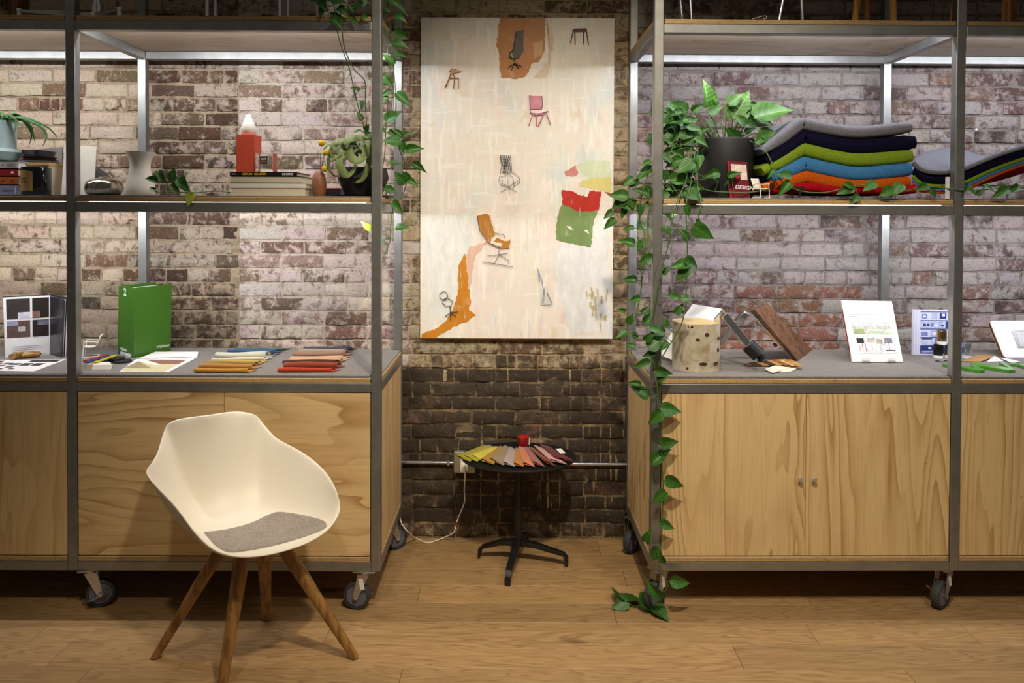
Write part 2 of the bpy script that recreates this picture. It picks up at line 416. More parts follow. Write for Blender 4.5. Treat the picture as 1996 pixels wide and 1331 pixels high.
def brick_mb(x0, x1, zc):
    mb = MB(); h = RP - .0095 + rb.uniform(-.004, .002); z0 = zc - h / 2; z1 = zc + h / 2
    pr = rb.uniform(-.004, .0015)
    nx = 4; j = lambda a: rb.uniform(-a, a)
    outer = []; inner = []; back = []
    ring = [(i / nx, 0) for i in range(nx)] + [(1, 0), (1, .5)] + [(1 - i / nx, 1) for i in range(nx)] + [(0, 1), (0, .5)]
    for (u, v) in ring:
        x = x0 + (x1 - x0) * u + j(.0030); z = z0 + (z1 - z0) * v + j(.0026)
        cx, cz = (x0 + x1) / 2, (z0 + z1) / 2
        back.append((x, WY + .014, z)); outer.append((x, WY + pr + .0028, z))
        inner.append((x + (cx - x) * .055 * (.1 / max(.05, abs(x1 - x0) / 2)), WY + pr + j(.0018), z + (cz - z) * .075))
    n = len(ring); c = ((x0 + x1) / 2, WY + pr + j(.001), zc)
    mb.add(back + outer + inner + [c], [])
    for i in range(n):
        k2 = (i + 1) % n
        for a in (0, n): mb.f.append([a + i, a + k2, a + n + k2, a + n + i]); mb.m.append(0)
        mb.f.append([2 * n + i, 2 * n + k2, 3 * n]); mb.m.append(0)
    return mb
rest = MB(); rest_v = []
for bi, (x0, x1, zc) in enumerate(bricks):
    mb = brick_mb(x0, x1, zc)
    val = zone(*proj(((x0 + x1) / 2, WY, zc)), rb)
    if bi < 300:
        me = mesh_of('brick', mb, MASON); put_attr(me, [val] * len(mb.v)); me.shade_smooth(); me.set_sharp_from_angle(angle=0.9)
        o = bpy.data.objects.new('brick', me); COL.objects.link(o); o.parent = WALL
    else:
        rest.add(mb.v, mb.f); rest_v += [val] * len(mb.v)
me = mesh_of('brickwork', rest, MASON); put_attr(me, rest_v); me.shade_smooth(); me.set_sharp_from_angle(angle=0.9)
o = bpy.data.objects.new('brickwork', me); COL.objects.link(o); o.parent = WALL; setp(o, 'remaining courses of worn bricks', None, None, 'stuff')
# ================================================================== floor
def oak_floor():
    t = NT('oiled_oak_plank'); oi = t.node('ShaderNodeObjectInfo').outputs['Random']
    cb = t.node('ShaderNodeCombineXYZ'); off = t.math('MULTIPLY', oi, 61.0)
    for k in range(3): t.link(off, cb.inputs[k])
    v = t.coord('Object', (0.9, 7.0, 1), cb.outputs[0])
    n = t.noise(v, 1.3, 3, 0.5, 0.5)
    s = t.math('MULTIPLY_ADD', t.math('SINE', t.math('MULTIPLY', n, 95.0)), 0.5, 0.5)
    f = t.noise(t.coord('Object', (7, 190, 1), cb.outputs[0]), 1.0, 4, 0.65)
    cath = t.math('MULTIPLY', t.math('POWER', s, 3.0), t.ramp(f, [(0.42, (0, 0, 0)), (0.58, (1, 1, 1))]))
    c = t.ramp(f, [(0.3, srgb(156, 124, 82)), (0.7, srgb(190, 156, 110))])
    c = t.mix(t.math('MULTIPLY', cath, 0.6), c, srgb(104, 72, 38))
    kn = t.noise(t.coord('Object', (3.0, 10.0, 1), cb.outputs[0]), 1.0, 1)
    c = t.mix(t.ramp(kn, [(0.73, (0, 0, 0)), (0.80, (0.8, 0.8, 0.8))]), c, srgb(74, 54, 36))
    tone = t.ramp(oi, [(0.0, (0.86, 0.86, 0.86)), (1.0, (1.08, 1.06, 1.03))]); c = t.mix(1.0, c, tone, 'MULTIPLY')
    t.base(c); t.set(rough=0.42, spec=0.35); t.bump(f, 0.10, 0.001); return t.m
OAKF = oak_floor()
fl = MB(); fl.box2((-3.3, -0.6, -0.05), (3.3, WY + .02, -0.0125))
me = mesh_of('floor', fl, plain('dark_subfloor', (48, 34, 22), 0.9)); FLOOR = bpy.data.objects.new('floor', me); COL.objects.link(FLOOR); WM[FLOOR] = Matrix.Identity(4)
setp(FLOOR, 'oiled oak plank floor running along the brick wall', None, None, 'structure')
FR0, FRP = 2.6036, 0.1465
SEAMS = {3: [(825, 1125)], 4: [(1207, 1092)], 2: [(1188, 1158)], 1: [(660, 1186), (1551, 1190), (1852, 1199)], 0: [(153, 1237), (472, 1230), (1414, 1232)], -1: [(790, 1280)], -2: [(65, 1320), (1117, 1316), (1627, 1316)]}
rf = random.Random(5)
for k in range(-21, 8):
    y0 = FR0 + FRP * k; y1 = min(y0 + FRP, WY + .004)
    if y1 - y0 < .01: continue
    if k in SEAMS:
        kk = SEAMS[k]; xs = sorted(pZ(px, py, 0).x for px, py in kk)
        # row k lies between line k and k+1
    else: xs = [rf.uniform(-1.2, 1.2)]
    full = [-3.3]
    while xs[0] - full[-1] > 2.2: full.append(full[-1] + 2.0) if xs[0] - full[-1] > 3.0 else full.append(xs[0] - 1.1)
    full += [x for x in xs if x - full[-1] > .2]
    while 3.3 - full[-1] > 2.2: full.append(full[-1] + rf.uniform(1.6, 2.1))
    full.append(3.3)
    for a, b in zip(full, full[1:]):
        mb = MB(); g = .0006; mb.box2((a + g, y0 + g * .7, -.012), (b - g, y1 - g * .7, 0))
        o = part('plank', mb, OAKF, FLOOR, bevel=0.0009, seg=1)
        c = Vector(((a + b) / 2, (y0 + y1) / 2, -.012)); o.data.transform(Matrix.Translation(-c)); o.location = c
# ================================================================== shelving units
T, DP, BW = 0.038, 0.572, 1.22
LV = [3.06, 2.3368, 1.6132, 0.890, 0.1663]
TOPZ = 3.10
UNIT_L = dict(o=(-0.5439, 2.9658), yaw=0.0019, xs=[0, -BW, -2 * BW])
UNIT_R = dict(o=(0.586, 2.9799), yaw=0.0118, xs=[0, BW, 2 * BW])
def caster(rt, x, y, ang, brake=False, sticker=True):
    """swivel castor, local frame of the unit; ang = direction the wheel trails"""
    M = Matrix.Translation((x, y, 0)) @ Matrix.Rotation(ang, 4, 'Z')
    r = .0555; off = .036
    f = lambda mb: MB().add([M @ p for p in mb.v], mb.f)
    pl = MB(); pl.box((0, 0, .1635), (.09, .068, .005)); pl.lathe([(.026, .148), (.03, .161)], n=20)
    c = part('castor', f(pl), ZINC, rt, world=False, smooth=40, bevel=.001)
    wz = r; M2 = Matrix.Translation((off, 0, wz)) @ Matrix.Rotation(PI / 2, 4, 'X')
    ty = MB(); ty.lathe([(.043, -.0165), (.051, -.0165), (.0542, -.011), (r, 0), (.0542, .011), (.051, .0165), (.043, .0165)], n=32, M=M2.to_3x3(), c=M2.translation, close=True)
    part('tyre', f(ty), RUBBER, c, world=False, smooth=50)
    hb = MB(); hb.lathe([(.0425, -.0145), (.0425, .0145)], n=28, M=M2.to_3x3(), c=M2.translation)
    part('wheel_hub', f(hb), plain('slate_hub', (104, 104, 120), .45), c, world=False, smooth=30, bevel=.001)
    fk = MB()
    for s in (-1, 1):
        yy = s * .0225
        pts = [(-.022, yy, .150), (.026, yy, .150), (off + .010, yy, wz + .004), (off + .004, yy, wz - .012), (off - .008, yy, wz - .010), (off - .016, yy, wz + .01)]
        fk.prism([Vector(p) for p in pts], (0, .0025 * s, 0))
    fk.box((.004, 0, .1505), (.05, .044, .003))
    part('fork', f(fk), ZINC, c, world=False)
    ax = MB(); ax.lathe([(.0, -.031), (.007, -.030), (.007, .030), (0, .031)], n=10, M=M2.to_3x3(), c=M2.translation)
    part('axle_bolt', f(ax), CHROME, c, world=False)
    if sticker:
        for s in (-1, 1):
            st = MB(); p = Vector((.010, s * .0260, .112)); st.box(p, (.0185, .0006, .044), Matrix.Rotation(.22, 3, 'Y'))
            k = part('sticker', f(st), PAPER, c, world=False)
    if brake:
        br = MB()
        br.tube(smoothpath([(off - .002, -.03, wz + .006), (off + .016, -.036, wz + .014), (off + .03, -.038, wz + .028)], 3), [.006, .007, .008, .008, .008, .008, .005], 8, flat=.35)
        br.tube(smoothpath([(off - .004, -.03, wz), (off - .022, -.036, wz - .008), (off - .042, -.036, wz - .012)], 3), [.006, .007, .008, .008, .008, .008, .005], 8, flat=.35)
        part('brake_pedal', f(br), ZINC, c, world=False, smooth=40)
    return c
def shelving(U, side, label):
    rt = root('shelving_unit', (U['o'][0], U['o'][1], 0), label, 'shelf', 'rolling steel and plywood shelving units', U['yaw'])
    xs = U['xs']; s = 1 if side == 'R' else -1
    for x in xs:
        for y in (0, DP):
            part('post', MB().box2((x - T / 2, y, LV[4] if 0 else LV[4]), (x + T / 2, y + T, TOPZ)), STEEL, rt, world=False, bevel=.003, seg=2)
        for z in LV: part('side_rail', MB().box2((x - T / 2, T, z), (x + T / 2, DP, z + T)), STEEL, rt, world=False, bevel=.003)
    e = .0035
    for a, b in zip(xs, xs[1:]):
        xa, xb = min(a, b), max(a, b)
        for li, z in enumerate(LV):
            part('front_beam', MB().box2((xa + T / 2, 0, z), (xb - T / 2, T, z + T)), STEEL, rt, world=False, bevel=.003)
            part('rear_beam', MB().box2((xa + T / 2, DP, z), (xb - T / 2, DP + T, z + T)), STEEL, rt, world=False, bevel=.003)
            # plywood deck, notched round the posts
            g = .003 if li == 2 else .0008
            if li == 0: continue
            lo = xa + (.001 if xa != 0 else -T / 2 + .001) ; hi = xb - (.001 if xb != 0 else -T / 2 + .001)
            zz = z + T + g; nl = xa + T / 2 + e; nr = xb - T / 2 - e; fy = .001; ry = DP + T - .001
            pts = [(nl, fy), (nr, fy), (nr, T + e), (hi, T + e), (hi, DP - e), (nr, DP - e), (nr, ry), (nl, ry), (nl, DP - e), (lo, DP - e), (lo, T + e), (nl, T + e)]
            part('plywood_deck', MB().prism([Vector((p[0], p[1], zz)) for p in pts], (0, 0, .018), 0, 1), [PLY_U, PEDGE], rt, world=False, bevel=.0008, seg=1)
        # strip lights under the two lit decks
        for li in (1, 2):
            z = LV[li] + T
            m = part('strip_light', MB().box2((xa + .05, T + .002, z - .012), (xb - .05, T + .020, z + .0006 + (.0018 if li == 2 else 0))), LEDHOUSE, rt, world=False)
            d = bpy.data.lights.new('strip_lamp', 'AREA'); d.shape = 'RECTANGLE'; d.size = BW - .12; d.size_y = .014
            d.energy = LED_W; d.color = LED_L if side == 'L' else LED_R
            lo_ = bpy.data.objects.new('strip_lamp', d); COL.objects.link(lo_); lo_.parent = rt
            lo_.location = ((xa + xb) / 2, T + .012, z - .0135); lo_.rotation_euler = (math.radians(50), 0, 0)
        # cupboard: back, doors
        zb = LV[4] + T + .018 + .004; zt = LV[3] - .003
        part('cupboard_back', MB().box2((xa + T / 2, DP - .012, zb), (xb - T / 2, DP, zt)), PLY_Z, rt, world=False)
        L_, R2 = xa + T / 2 + .004, xb - T / 2 - .004; mid = (L_ + R2) / 2
        for di, (da, db) in enumerate(((L_, mid - .001), (mid + .001, R2))):
            hz = (side == 'L' and xa == -BW)
            d = part('door', MB().box2((da, .003, zb + .002), (db, .021, zt)), [PLY_X if hz else PLY_Z, PEDGE], rt, world=False, bevel=.0008, seg=1)
            if side == 'R' or xa != -BW:
                kx = db - .026 if di == 0 else da + .028
                kn = MB(); kn.lathe([(.004, 0), (.004, .010), (.0095, .014), (.0105, .019), (.008, .023), (0, .024)], n=16, M=Matrix.Rotation(PI / 2, 3, 'X'), c=(kx, .003, .545))
                part('knob', kn, plain('nickel_knob', (196, 194, 190), .3, .5), d, world=False, smooth=40)
    # end panel of the cupboard
    x = 0; sg = -s
    part('end_panel', MB().box2((x + sg * (T / 2 - .016), T + .002, LV[4] + T + .0195), (x + sg * (T / 2 - .003), DP - .002, LV[3] - .002)), PLY_Z, rt, world=False)
    return rt
t = NT('strip_light_housing'); t.base((.9, .9, .9)); t.b.inputs['Emission Color'].default_value = (.95, .95, 1, 1); t.b.inputs['Emission Strength'].default_value = 3.0; LEDHOUSE = t.m
SL = shelving(UNIT_L, 'L', 'steel-framed plywood shelving unit behind the white chair, left of the painting')
SR = shelving(UNIT_R, 'R', 'steel-framed plywood shelving unit with knobbed cupboard doors, right of the painting')
caster(SL, -1.22 + .055, .034, .35, True, False); caster(SL, -.045, .03, PI - .12, False, True)
caster(SL, -.035, DP - .02, .6, False, False); caster(SL, -1.22, DP - .02, .2, False, False); caster(SL, -2.44, .03, .2); caster(SL, -2.44, DP - .02, .2)
caster(SR, .03, .045, -2.45, False, True); caster(SR, 1.212, .05, -2.55, True, True)
caster(SR, .02, DP - .02, -2.3, False, False); caster(SR, 1.22, DP - .02, .2, False, False); caster(SR, 2.44, .03, .2); caster(SR, 2.44, DP - .02, .2)
# felt mats on the shelves
def felt(U, bay, lvl, th, label):
    a, b = U['xs'][bay], U['xs'][bay + 1]; xa, xb = min(a, b), max(a, b)
    z = LV[lvl] + T + .018 + (.003 if lvl == 2 else .0008) + .0004
    rtM = Matrix.Translation((U['o'][0], U['o'][1], 0)) @ Matrix.Rotation(U['yaw'], 4, 'Z')
    lo = xa + (.002 if xa != 0 else -T / 2 + .006); hi = xb - (.002 if xb != 0 else -T / 2 + .006); e = .008
    nl = xa + T / 2 + e; nr = xb - T / 2 - e; fy = .006; ry = DP + T - .006
    pts = [(nl, fy), (nr, fy), (nr, T + e), (hi, T + e), (hi, DP - e), (nr, DP - e), (nr, ry), (nl, ry), (nl, DP - e), (lo, DP - e), (lo, T + e), (nl, T + e)]
    mb = MB().prism([rtM @ Vector((p[0], p[1], z)) for p in pts], (0, 0, th))
    thing('felt_mat', mb, FELT, label, 'mat', 'grey felt shelf mats', bevel=.001, seg=1)
    return z + th
F2, F3 = .006, .010
felt(UNIT_L, 1, 2, F2, 'grey felt mat under the books and blue planter at the far left shelf')
felt(UNIT_L, 0, 2, F2, 'grey felt mat under the cream vase and red box')
ZL3 = felt(UNIT_L, 0, 3, F3, 'grey felt mat under the green binder and fabric swatches')
felt(UNIT_L, 1, 3, F3, 'grey felt mat under the standing open catalogue at the far left')
felt(UNIT_R, 0, 2, F2, 'grey felt mat under the large black planter and cushion stack')
ZL2 = felt(UNIT_R, 1, 2, F2, 'grey felt mat under the sloping cushions at the far right')
felt(UNIT_R, 0, 3, F3, 'grey felt mat under the birch log')
felt(UNIT_R, 1, 3, F3, 'grey felt mat under the green plastic letters')
ZL1 = LV[1] + T + .0188
# ================================================================== painting
PX0, PX1 = pY(819.5, 347, 3.612).x, pY(1196, 347, 3.612).x
PZ0, PZ1 = pY(1008, 660, 3.612).z, pY(1008, 34.5, 3.612).z
PYF = 3.612
def canvas_mat():
    t = NT('painted_canvas'); v = t.coord('Object', (1, 1, 1))
    n1 = t.noise(v, 2.2, 4, 0.6, 0.8); n2 = t.noise(v, 5.0, 5, 0.65, 0.6); n3 = t.noise(t.coord('Object', (30, 1, 4)), 1.0, 5, 0.7); n4 = t.noise(v, 3.1, 3, 0.6)
    c = t.ramp(n1, [(0.30, srgb(228, 214, 196)), (0.44, srgb(238, 226, 212)), (0.56, srgb(236, 228, 208)), (0.7, srgb(228, 225, 216))])
    c = t.mix(t.ramp(n2, [(0.50, (0, 0, 0)), (0.66, (0.6, 0.6, 0.6))]), c, srgb(236, 210, 198))
    c = t.mix(t.ramp(n4, [(0.54, (0, 0, 0)), (0.66, (0.7, 0.7, 0.7))]), c, srgb(208, 220, 216))
    c = t.mix(t.ramp(n3, [(0.5, (0, 0, 0)), (0.75, (0.35, 0.35, 0.35))]), c, srgb(250, 244, 232))
    def marks(scale, rgb, lo, hi, amt, c, det=4):
        n = t.noise(t.coord('Object', scale), 1.0, det, 0.6, 0.3)
        return t.mix(t.ramp(n, [(lo, (0, 0, 0)), (hi, (amt, amt, amt))]), c, srgb(*rgb))
    c = marks((34, 1, 5), (246, 241, 230), .54, .60, .7, c); c = marks((5, 1, 40), (244, 240, 232), .58, .63, .6, c)
    c = marks((14, 1, 5), (232, 206, 190), .60, .68, .55, c); c = marks((9, 1, 8), (224, 206, 166), .62, .69, .6, c)
    c = marks((26, 1, 6), (206, 216, 220), .62, .68, .6, c); c = marks((70, 1, 9), (202, 190, 172), .66, .70, .5, c, 6)
    t.base(c); t.set(rough=0.55); t.bump(n3, 0.35, 0.002); return t.m
PAINT = root('painting', ((PX0 + PX1) / 2, PYF + .018, PZ0), 'tall abstract canvas with small chair sketches and bold orange brushstroke on brick wall', 'painting')
part('canvas', MB().box2((PX0, PYF, PZ0), (PX1, PYF + .036, PZ1)), canvas_mat(), PAINT, bevel=.002)
rp = random.Random(21)
def paint_mat(name, rgb, var=.14):
    if name in _mc: return _mc[name]
    t = NT(name); c = srgb(*rgb)[:3]; n = t.noise(t.coord('Object', (24, 1, 9)), 1.0, 5, 0.7, 0.5); n2 = t.noise(t.coord('Object'), 14, 4)
    col = t.ramp(n, [(0.3, tuple(x * (1 - var) for x in c)), (0.7, tuple(min(1, x * (1 + var * .7)) for x in c))])
    col = t.mix(t.ramp(n2, [(0.6, (0, 0, 0)), (0.75, (0.3, 0.3, 0.3))]), col, srgb(236, 222, 200))
    n3 = t.noise(t.coord('Object', (90, 1, 7)), 1.0, 6, 0.7)
    col = t.mix(t.ramp(n3, [(0.60, (0, 0, 0)), (0.66, (0.6, 0.6, 0.6))]), col, srgb(236, 224, 204))
    t.base(col); t.set(rough=0.5); t.bump(n, 0.4, 0.002); _mc[name] = t.m; return t.m
_lay = [0]
def jag(pts, amp, step=3.2):
    out = []; step = max(step, amp * 2.6)
    for (a, b) in zip(pts, pts[1:] + pts[:1]):
        L = math.hypot(b[0] - a[0], b[1] - a[1]); n = max(1, int(L / step)); nx, ny = -(b[1] - a[1]) / max(L, .01), (b[0] - a[0]) / max(L, .01)
        for i in range(n):
            t_ = i / n; o_ = rp.uniform(-amp, amp) if i else rp.uniform(-amp, amp) * .3; out.append((a[0] + (b[0] - a[0]) * t_ + nx * o_, a[1] + (b[1] - a[1]) * t_ + ny * o_))
    return out
def clampP(p): return Vector((min(max(p.x, PX0 + .0005), PX1 - .0005), p.y, min(max(p.z, PZ0 + .0005), PZ1 - .0005)))
def patch(name, pts, rgb, amp=1.6, label=None, step=3.2):
    _lay[0] += 1; Y = PYF - .0002 - .00016 * _lay[0]
    P = [clampP(pY(x, y, Y)) for x, y in jag(pts, amp, step)]
    mb = MB(); mb.prism(P, (0, PYF + .001 - Y, 0)); part('paint_patch', mb, paint_mat('paint_' + name, rgb), PAINT, label=label)
def strokes(lines, rgb, wpx=1.3, label=None, name='ink'):
    _lay[0] += 1; Y = PYF - .0004 - .00016 * _lay[0]; mb = MB()
    for ln in lines: mb.tube([pY(x + rp.uniform(-.3, .3), y + rp.uniform(-.3, .3), Y) for x, y in ln], wpx / 2 * 3.6 / FPX, 5)
    part('drawn_line', mb, plain('ink_%d_%d_%d' % rgb, rgb, .7), PAINT, label=label)
patch('white_l', [(828, 425), (905, 415), (925, 470), (890, 560), (880, 610), (832, 640)], (232, 230, 220), 3, 'chalky white passage')
patch('white_r', [(1088, 470), (1130, 482), (1160, 470), (1186, 395), (1188, 648), (1110, 650), (1085, 560)], (233, 231, 226), 3, 'chalky white passage')
patch('pale_green', [(1122, 322), (1150, 312), (1190, 314), (1190, 350), (1150, 352)], (212, 220, 184), 2)
patch('yellow', [(1135, 352), (1160, 345), (1192, 346), (1192, 374), (1165, 371), (1128, 361)], (224, 210, 128), 2)
patch('tan', [(1065, 36), (1068, 120), (1040, 150), (1066, 150), (1080, 80)], (222, 198, 168), 3)
patch('brown', [(974, 34), (1063, 34), (1062, 95), (1052, 118), (1035, 126), (1026, 148), (1003, 154), (976, 150), (973, 110), (968, 92), (970, 60)], (184, 118, 48), 1.8, 'ochre brown rectangle of paint')
patch('brown_light', [(1038, 84), (1058, 78), (1056, 108), (1042, 116)], (206, 156, 104), 2.5)
patch('pink_tail', [(900, 520), (915, 482), (950, 470), (925, 500), (917, 560), (905, 560)], (226, 186, 160), 2)
patch('orange', [(821, 661), (822, 650), (850, 640), (872, 622), (886, 596), (893, 570), (893, 520), (906, 494), (910, 520), (913, 556), (918, 588), (914, 604), (928, 614), (912, 626), (886, 636), (858, 652), (846, 661)], (202, 130, 30), 1.6, 'sweeping orange brushstroke')
patch('green', [(1097, 394), (1118, 408), (1168, 408), (1157, 432), (1152, 482), (1136, 478), (1112, 474), (1084, 466), (1086, 424)], (122, 146, 84), 1.8, 'moss green block of paint')
patch('red', [(1095, 371), (1110, 371), (1130, 380), (1144, 384), (1150, 371), (1172, 373), (1170, 392), (1166, 411), (1124, 412), (1108, 402), (1097, 399)], (188, 36, 18), 1.4, 'scarlet block of paint')
patch('red_edge', [(1178, 373), (1192, 377), (1192, 384)], (170, 60, 50), 1)
patch('pink_scr', [(1100, 334), (1122, 322), (1128, 336), (1118, 344), (1103, 343)], (208, 134, 124), 2)
patch('white_leaf', [(1104, 440), (1112, 441), (1118, 448), (1110, 447)], (232, 226, 210), .4); patch('white_leaf2', [(1136, 448), (1146, 448), (1149, 457), (1141, 452)], (232, 226, 210), .4)
for k in range(22):
    x = rp.uniform(1142, 1184); y = rp.uniform(540, 630); patch('mustard', [(x, y), (x + rp.uniform(1.5, 3.5), y), (x + 2, y + rp.uniform(6, 20)), (x, y + 5)], (196, 182, 118), .6, step=9)
# chair sketches
patch('stool_top', [(875, 139), (880, 135), (898, 137), (899, 140), (882, 143)], (196, 140, 78), .3); strokes([[(879, 143), (874, 156), (867, 171)], [(882, 143), (886, 150), (884, 172)], [(876, 152), (894, 152), (893, 173)]], (150, 92, 44), 2.2); strokes([[(876, 140), (880, 134), (890, 136)], [(872, 165), (867, 172)], [(884, 165), (883, 174)], [(893, 165), (893, 173)]], (40, 34, 30), 1)
patch('dark_chair', [(1006, 61), (1021, 59), (1020, 84), (1021, 96), (1012, 112), (998, 116), (992, 108), (1000, 100)], (74, 66, 54), .8, 'dark office chair sketch'); strokes([[(1006, 61), (1000, 98), (992, 104), (993, 112), (1004, 116)], [(1003, 116), (1003, 123), (991, 131)], [(1003, 123), (1017, 130)], [(1003, 123), (997, 135)], [(1003, 123), (1012, 134)]], (28, 26, 24), 1.4)
strokes([[(1117, 57), (1143, 56)], [(1118, 58), (1112, 82)], [(1120, 58), (1121, 86)], [(1137, 58), (1138, 85)], [(1143, 57), (1147, 86)], [(1116, 60), (1142, 60)]], (128, 76, 100), 2.4)
patch('pink_back', [(1032, 186), (1056, 187), (1058, 205), (1055, 212), (1034, 213)], (206, 128, 146), .5, 'pink chair sketch'); patch('pink_seat', [(1034, 219), (1050, 221), (1068, 216), (1060, 224), (1040, 226)], (206, 140, 150), .5)
strokes([[(1037, 225), (1031, 244)], [(1046, 225), (1046, 245)], [(1060, 223), (1049, 246)], [(1065, 221), (1073, 243)]], (196, 118, 134), 2.2); strokes([[(1032, 186), (1034, 220), (1046, 225), (1069, 217)], [(1056, 187), (1058, 204), (1056, 213)], [(1060, 224), (1050, 246)], [(1037, 226), (1032, 244)]], (40, 30, 36), 1)
me_ch = [[(975, 303), (995, 303), (998, 335), (1012, 345), (1013, 355), (1000, 365), (978, 362), (972, 352), (975, 338), (978, 322), (975, 303)], [(976, 345), (990, 340), (1000, 345)], [(978, 358), (994, 362), (1010, 352)], [(992, 364), (993, 380)], [(992, 366), (976, 374)], [(992, 366), (1008, 374)], [(980, 350), (978, 360)], [(990, 348), (990, 362)], [(1000, 348), (1002, 362)]]
me_ch += [[(976 + i * 4, 303), (984 + i * 3, 338)] for i in range(5)] + [[(996 - i * 4, 303), (980 + i, 336)] for i in range(4)] + [[(977, 310 + i * 6), (996, 312 + i * 6)] for i in range(5)]
strokes(me_ch, (52, 54, 56), .9, 'black line sketch of a mesh armchair')
patch('orange_back', [(930, 421), (947, 416), (954, 420), (966, 462), (975, 466), (988, 470), (995, 466), (993, 484), (975, 484), (955, 474), (940, 455), (933, 438)], (184, 124, 46), 1.2, 'orange office chair sketch'); patch('ob_light', [(958, 466), (966, 458), (968, 464), (962, 472), (980, 474), (976, 481), (956, 474)], (236, 222, 204), .5)
strokes([[(930, 421), (935, 450), (952, 474), (975, 484)], [(964, 454), (982, 458), (985, 464)], [(972, 486), (973, 496), (962, 516)], [(973, 496), (992, 508), (992, 514)], [(973, 496), (950, 498)], [(973, 496), (990, 494)], [(940, 510), (1000, 520)]], (58, 52, 46), 1.1)
strokes([[(857, 574), (864, 567), (871, 570), (873, 578), (864, 584), (858, 582), (857, 574)], [(862, 586), (873, 581), (882, 588), (880, 596), (868, 596), (862, 590)], [(877, 597), (878, 609)], [(868, 617), (878, 609), (893, 608)], [(878, 609), (889, 617)], [(878, 609), (878, 624)]], (36, 34, 32), 1.5, 'black outline sketch of a swivel chair')
strokes([[(1048, 524), (1056, 545), (1060, 568), (1056, 592), (1075, 594)], [(1050, 530), (1052, 548)], [(1062, 560), (1060, 590)], [(1066, 570), (1077, 592)]], (150, 154, 170), 1.8)
# ================================================================== round side table
TC = Vector((.035, 3.405, 0)); TZ = .490
tab = root('side_table', TC, 'black round side table with star foot standing under the painting', 'table')
BLKM = plain('black_powder_coat', (22, 21, 20), .42, var=.1, nscale=300)
mb = MB(); mb.lathe([(0, -.014), (.20, -.014), (.262, -.006), (.266, 0), (.264, .004), (.258, .003), (.25, 0), (0, 0)], n=56); mb.v = [Vector((p.x, p.y * .77, p.z)) + TC + Vector((0, 0, TZ)) for p in mb.v]
part('table_top', mb, BLKM, tab, smooth=35)
part('column', MB().tube([TC + Vector((0, 0, .075)), TC + Vector((0, 0, TZ - .012))], [.0185, .0185], 20), BLKM, tab, smooth=40)
for a, L in ((168, .19), (-10, .232), (-102, .232), (78, .205)):
    a = math.radians(a); d = Vector((math.cos(a), math.sin(a), 0)); n = Vector((-d.y, d.x, 0))
    prof = [(0, .105, .080, .019), (.08, .096, .076, .017), (L - .02, .062, .047, .014), (L - .008, .050, .030, .013), (L, .0015, .0015, .012)]
    mb = MB()
    for (r, zt, zb, wdt) in prof:
        if r == L: zt, zb = .044, .0012
        c = TC + d * r
        for s, z in ((-1, zb), (1, zb), (1, zt), (-1, zt)): mb.v.append(c + n * (s * wdt) + Vector((0, 0, z)))
    # bend the end down to the floor
    k = len(mb.v) - 4
    mb.v[k - 4].z = .0012; mb.v[k - 3].z = .0012
    for i in range(len(prof) - 1):
        for j in range(4):
            j2 = (j + 1) % 4; mb.f.append([i * 4 + j, i * 4 + j2, (i + 1) * 4 + j2, (i + 1) * 4 + j]); mb.m.append(0)
    mb.f.append([3, 2, 1, 0]); mb.f.append([k, k + 1, k + 2, k + 3]); mb.m += [0, 0]
    part('foot_arm', mb, BLKM, tab, bevel=.002)
# swatches fanned on the table
def swatch(name, bl, br, fl, fr, z, mat_, label, group, h=.014, curl=1.0, parts=None):
    """folded length of cloth: fold on the left, running from its back end to its front end"""
    sec = [(1.0, .0012), (.5, .0012), (.12, .0012), (.0, .004), (-.03, .5), (.03, .86), (.14, 1.0), (.3, .9), (.55, .5), (.8, .3), (.97, .22)]
    def fn(u, v):
        i = u * (len(sec) - 1); k = min(int(i), len(sec) - 2); f_ = i - k
        w_ = sec[k][0] + (sec[k + 1][0] - sec[k][0]) * f_; hh = sec[k][1] + (sec[k + 1][1] - sec[k][1]) * f_
        L_ = bl.lerp(fl, v); R_2 = br.lerp(fr, v); p = L_.lerp(R_2, w_); hs = h * (.62 + .38 * v) * curl
        p.z = z + .0014 + max(.0, hh * hs if hh > .01 else hh); return p
    mb = MB().grid(fn, 31, 7)
    return thing(name, mb, mat_, label, 'fabric swatch', group, smooth=True, solid=.0016)
def tz(x, y, z): return pZ(870 + x / 7.129, 830 + y / 7.129, z)
TS = [('olive green', (148, 138, 30), (505, 290), (600, 283), (138, 440), (330, 505)), ('dark chartreuse', (158, 148, 40), (590, 285), (655, 300), (245, 440), (430, 505)),
      ('lemon yellow', (196, 182, 64), (640, 312), (760, 292), (345, 432), (520, 505)), ('mustard brown', (160, 118, 44), (742, 303), (800, 303), (478, 488), (660, 545)),
      ('taupe', (142, 124, 90), (800, 293), (890, 303), (610, 480), (800, 562)), ('pale mauve grey', (164, 146, 142), (880, 310), (968, 332), (785, 528), (950, 576)),
      ('yellow and brown patchwork', (176, 116, 46), (966, 322), (1020, 322), (940, 548), (1080, 576)), ('salmon orange', (196, 118, 80), (1003, 308), (1095, 310), (1070, 540), (1230, 578)),
      ('dusty rose', (150, 92, 84), (1093, 312), (1150, 312), (1200, 525), (1370, 576)), ('rust brown', (122, 58, 28), (1138, 312), (1220, 318), (1382, 520), (1530, 572)),
      ('speckled pink', (192, 146, 142), (1220, 290), (1310, 300), (1440, 492), (1680, 540)), ('deep crimson', (92, 10, 14), (1308, 278), (1440, 300), (1520, 478), (1790, 505))]
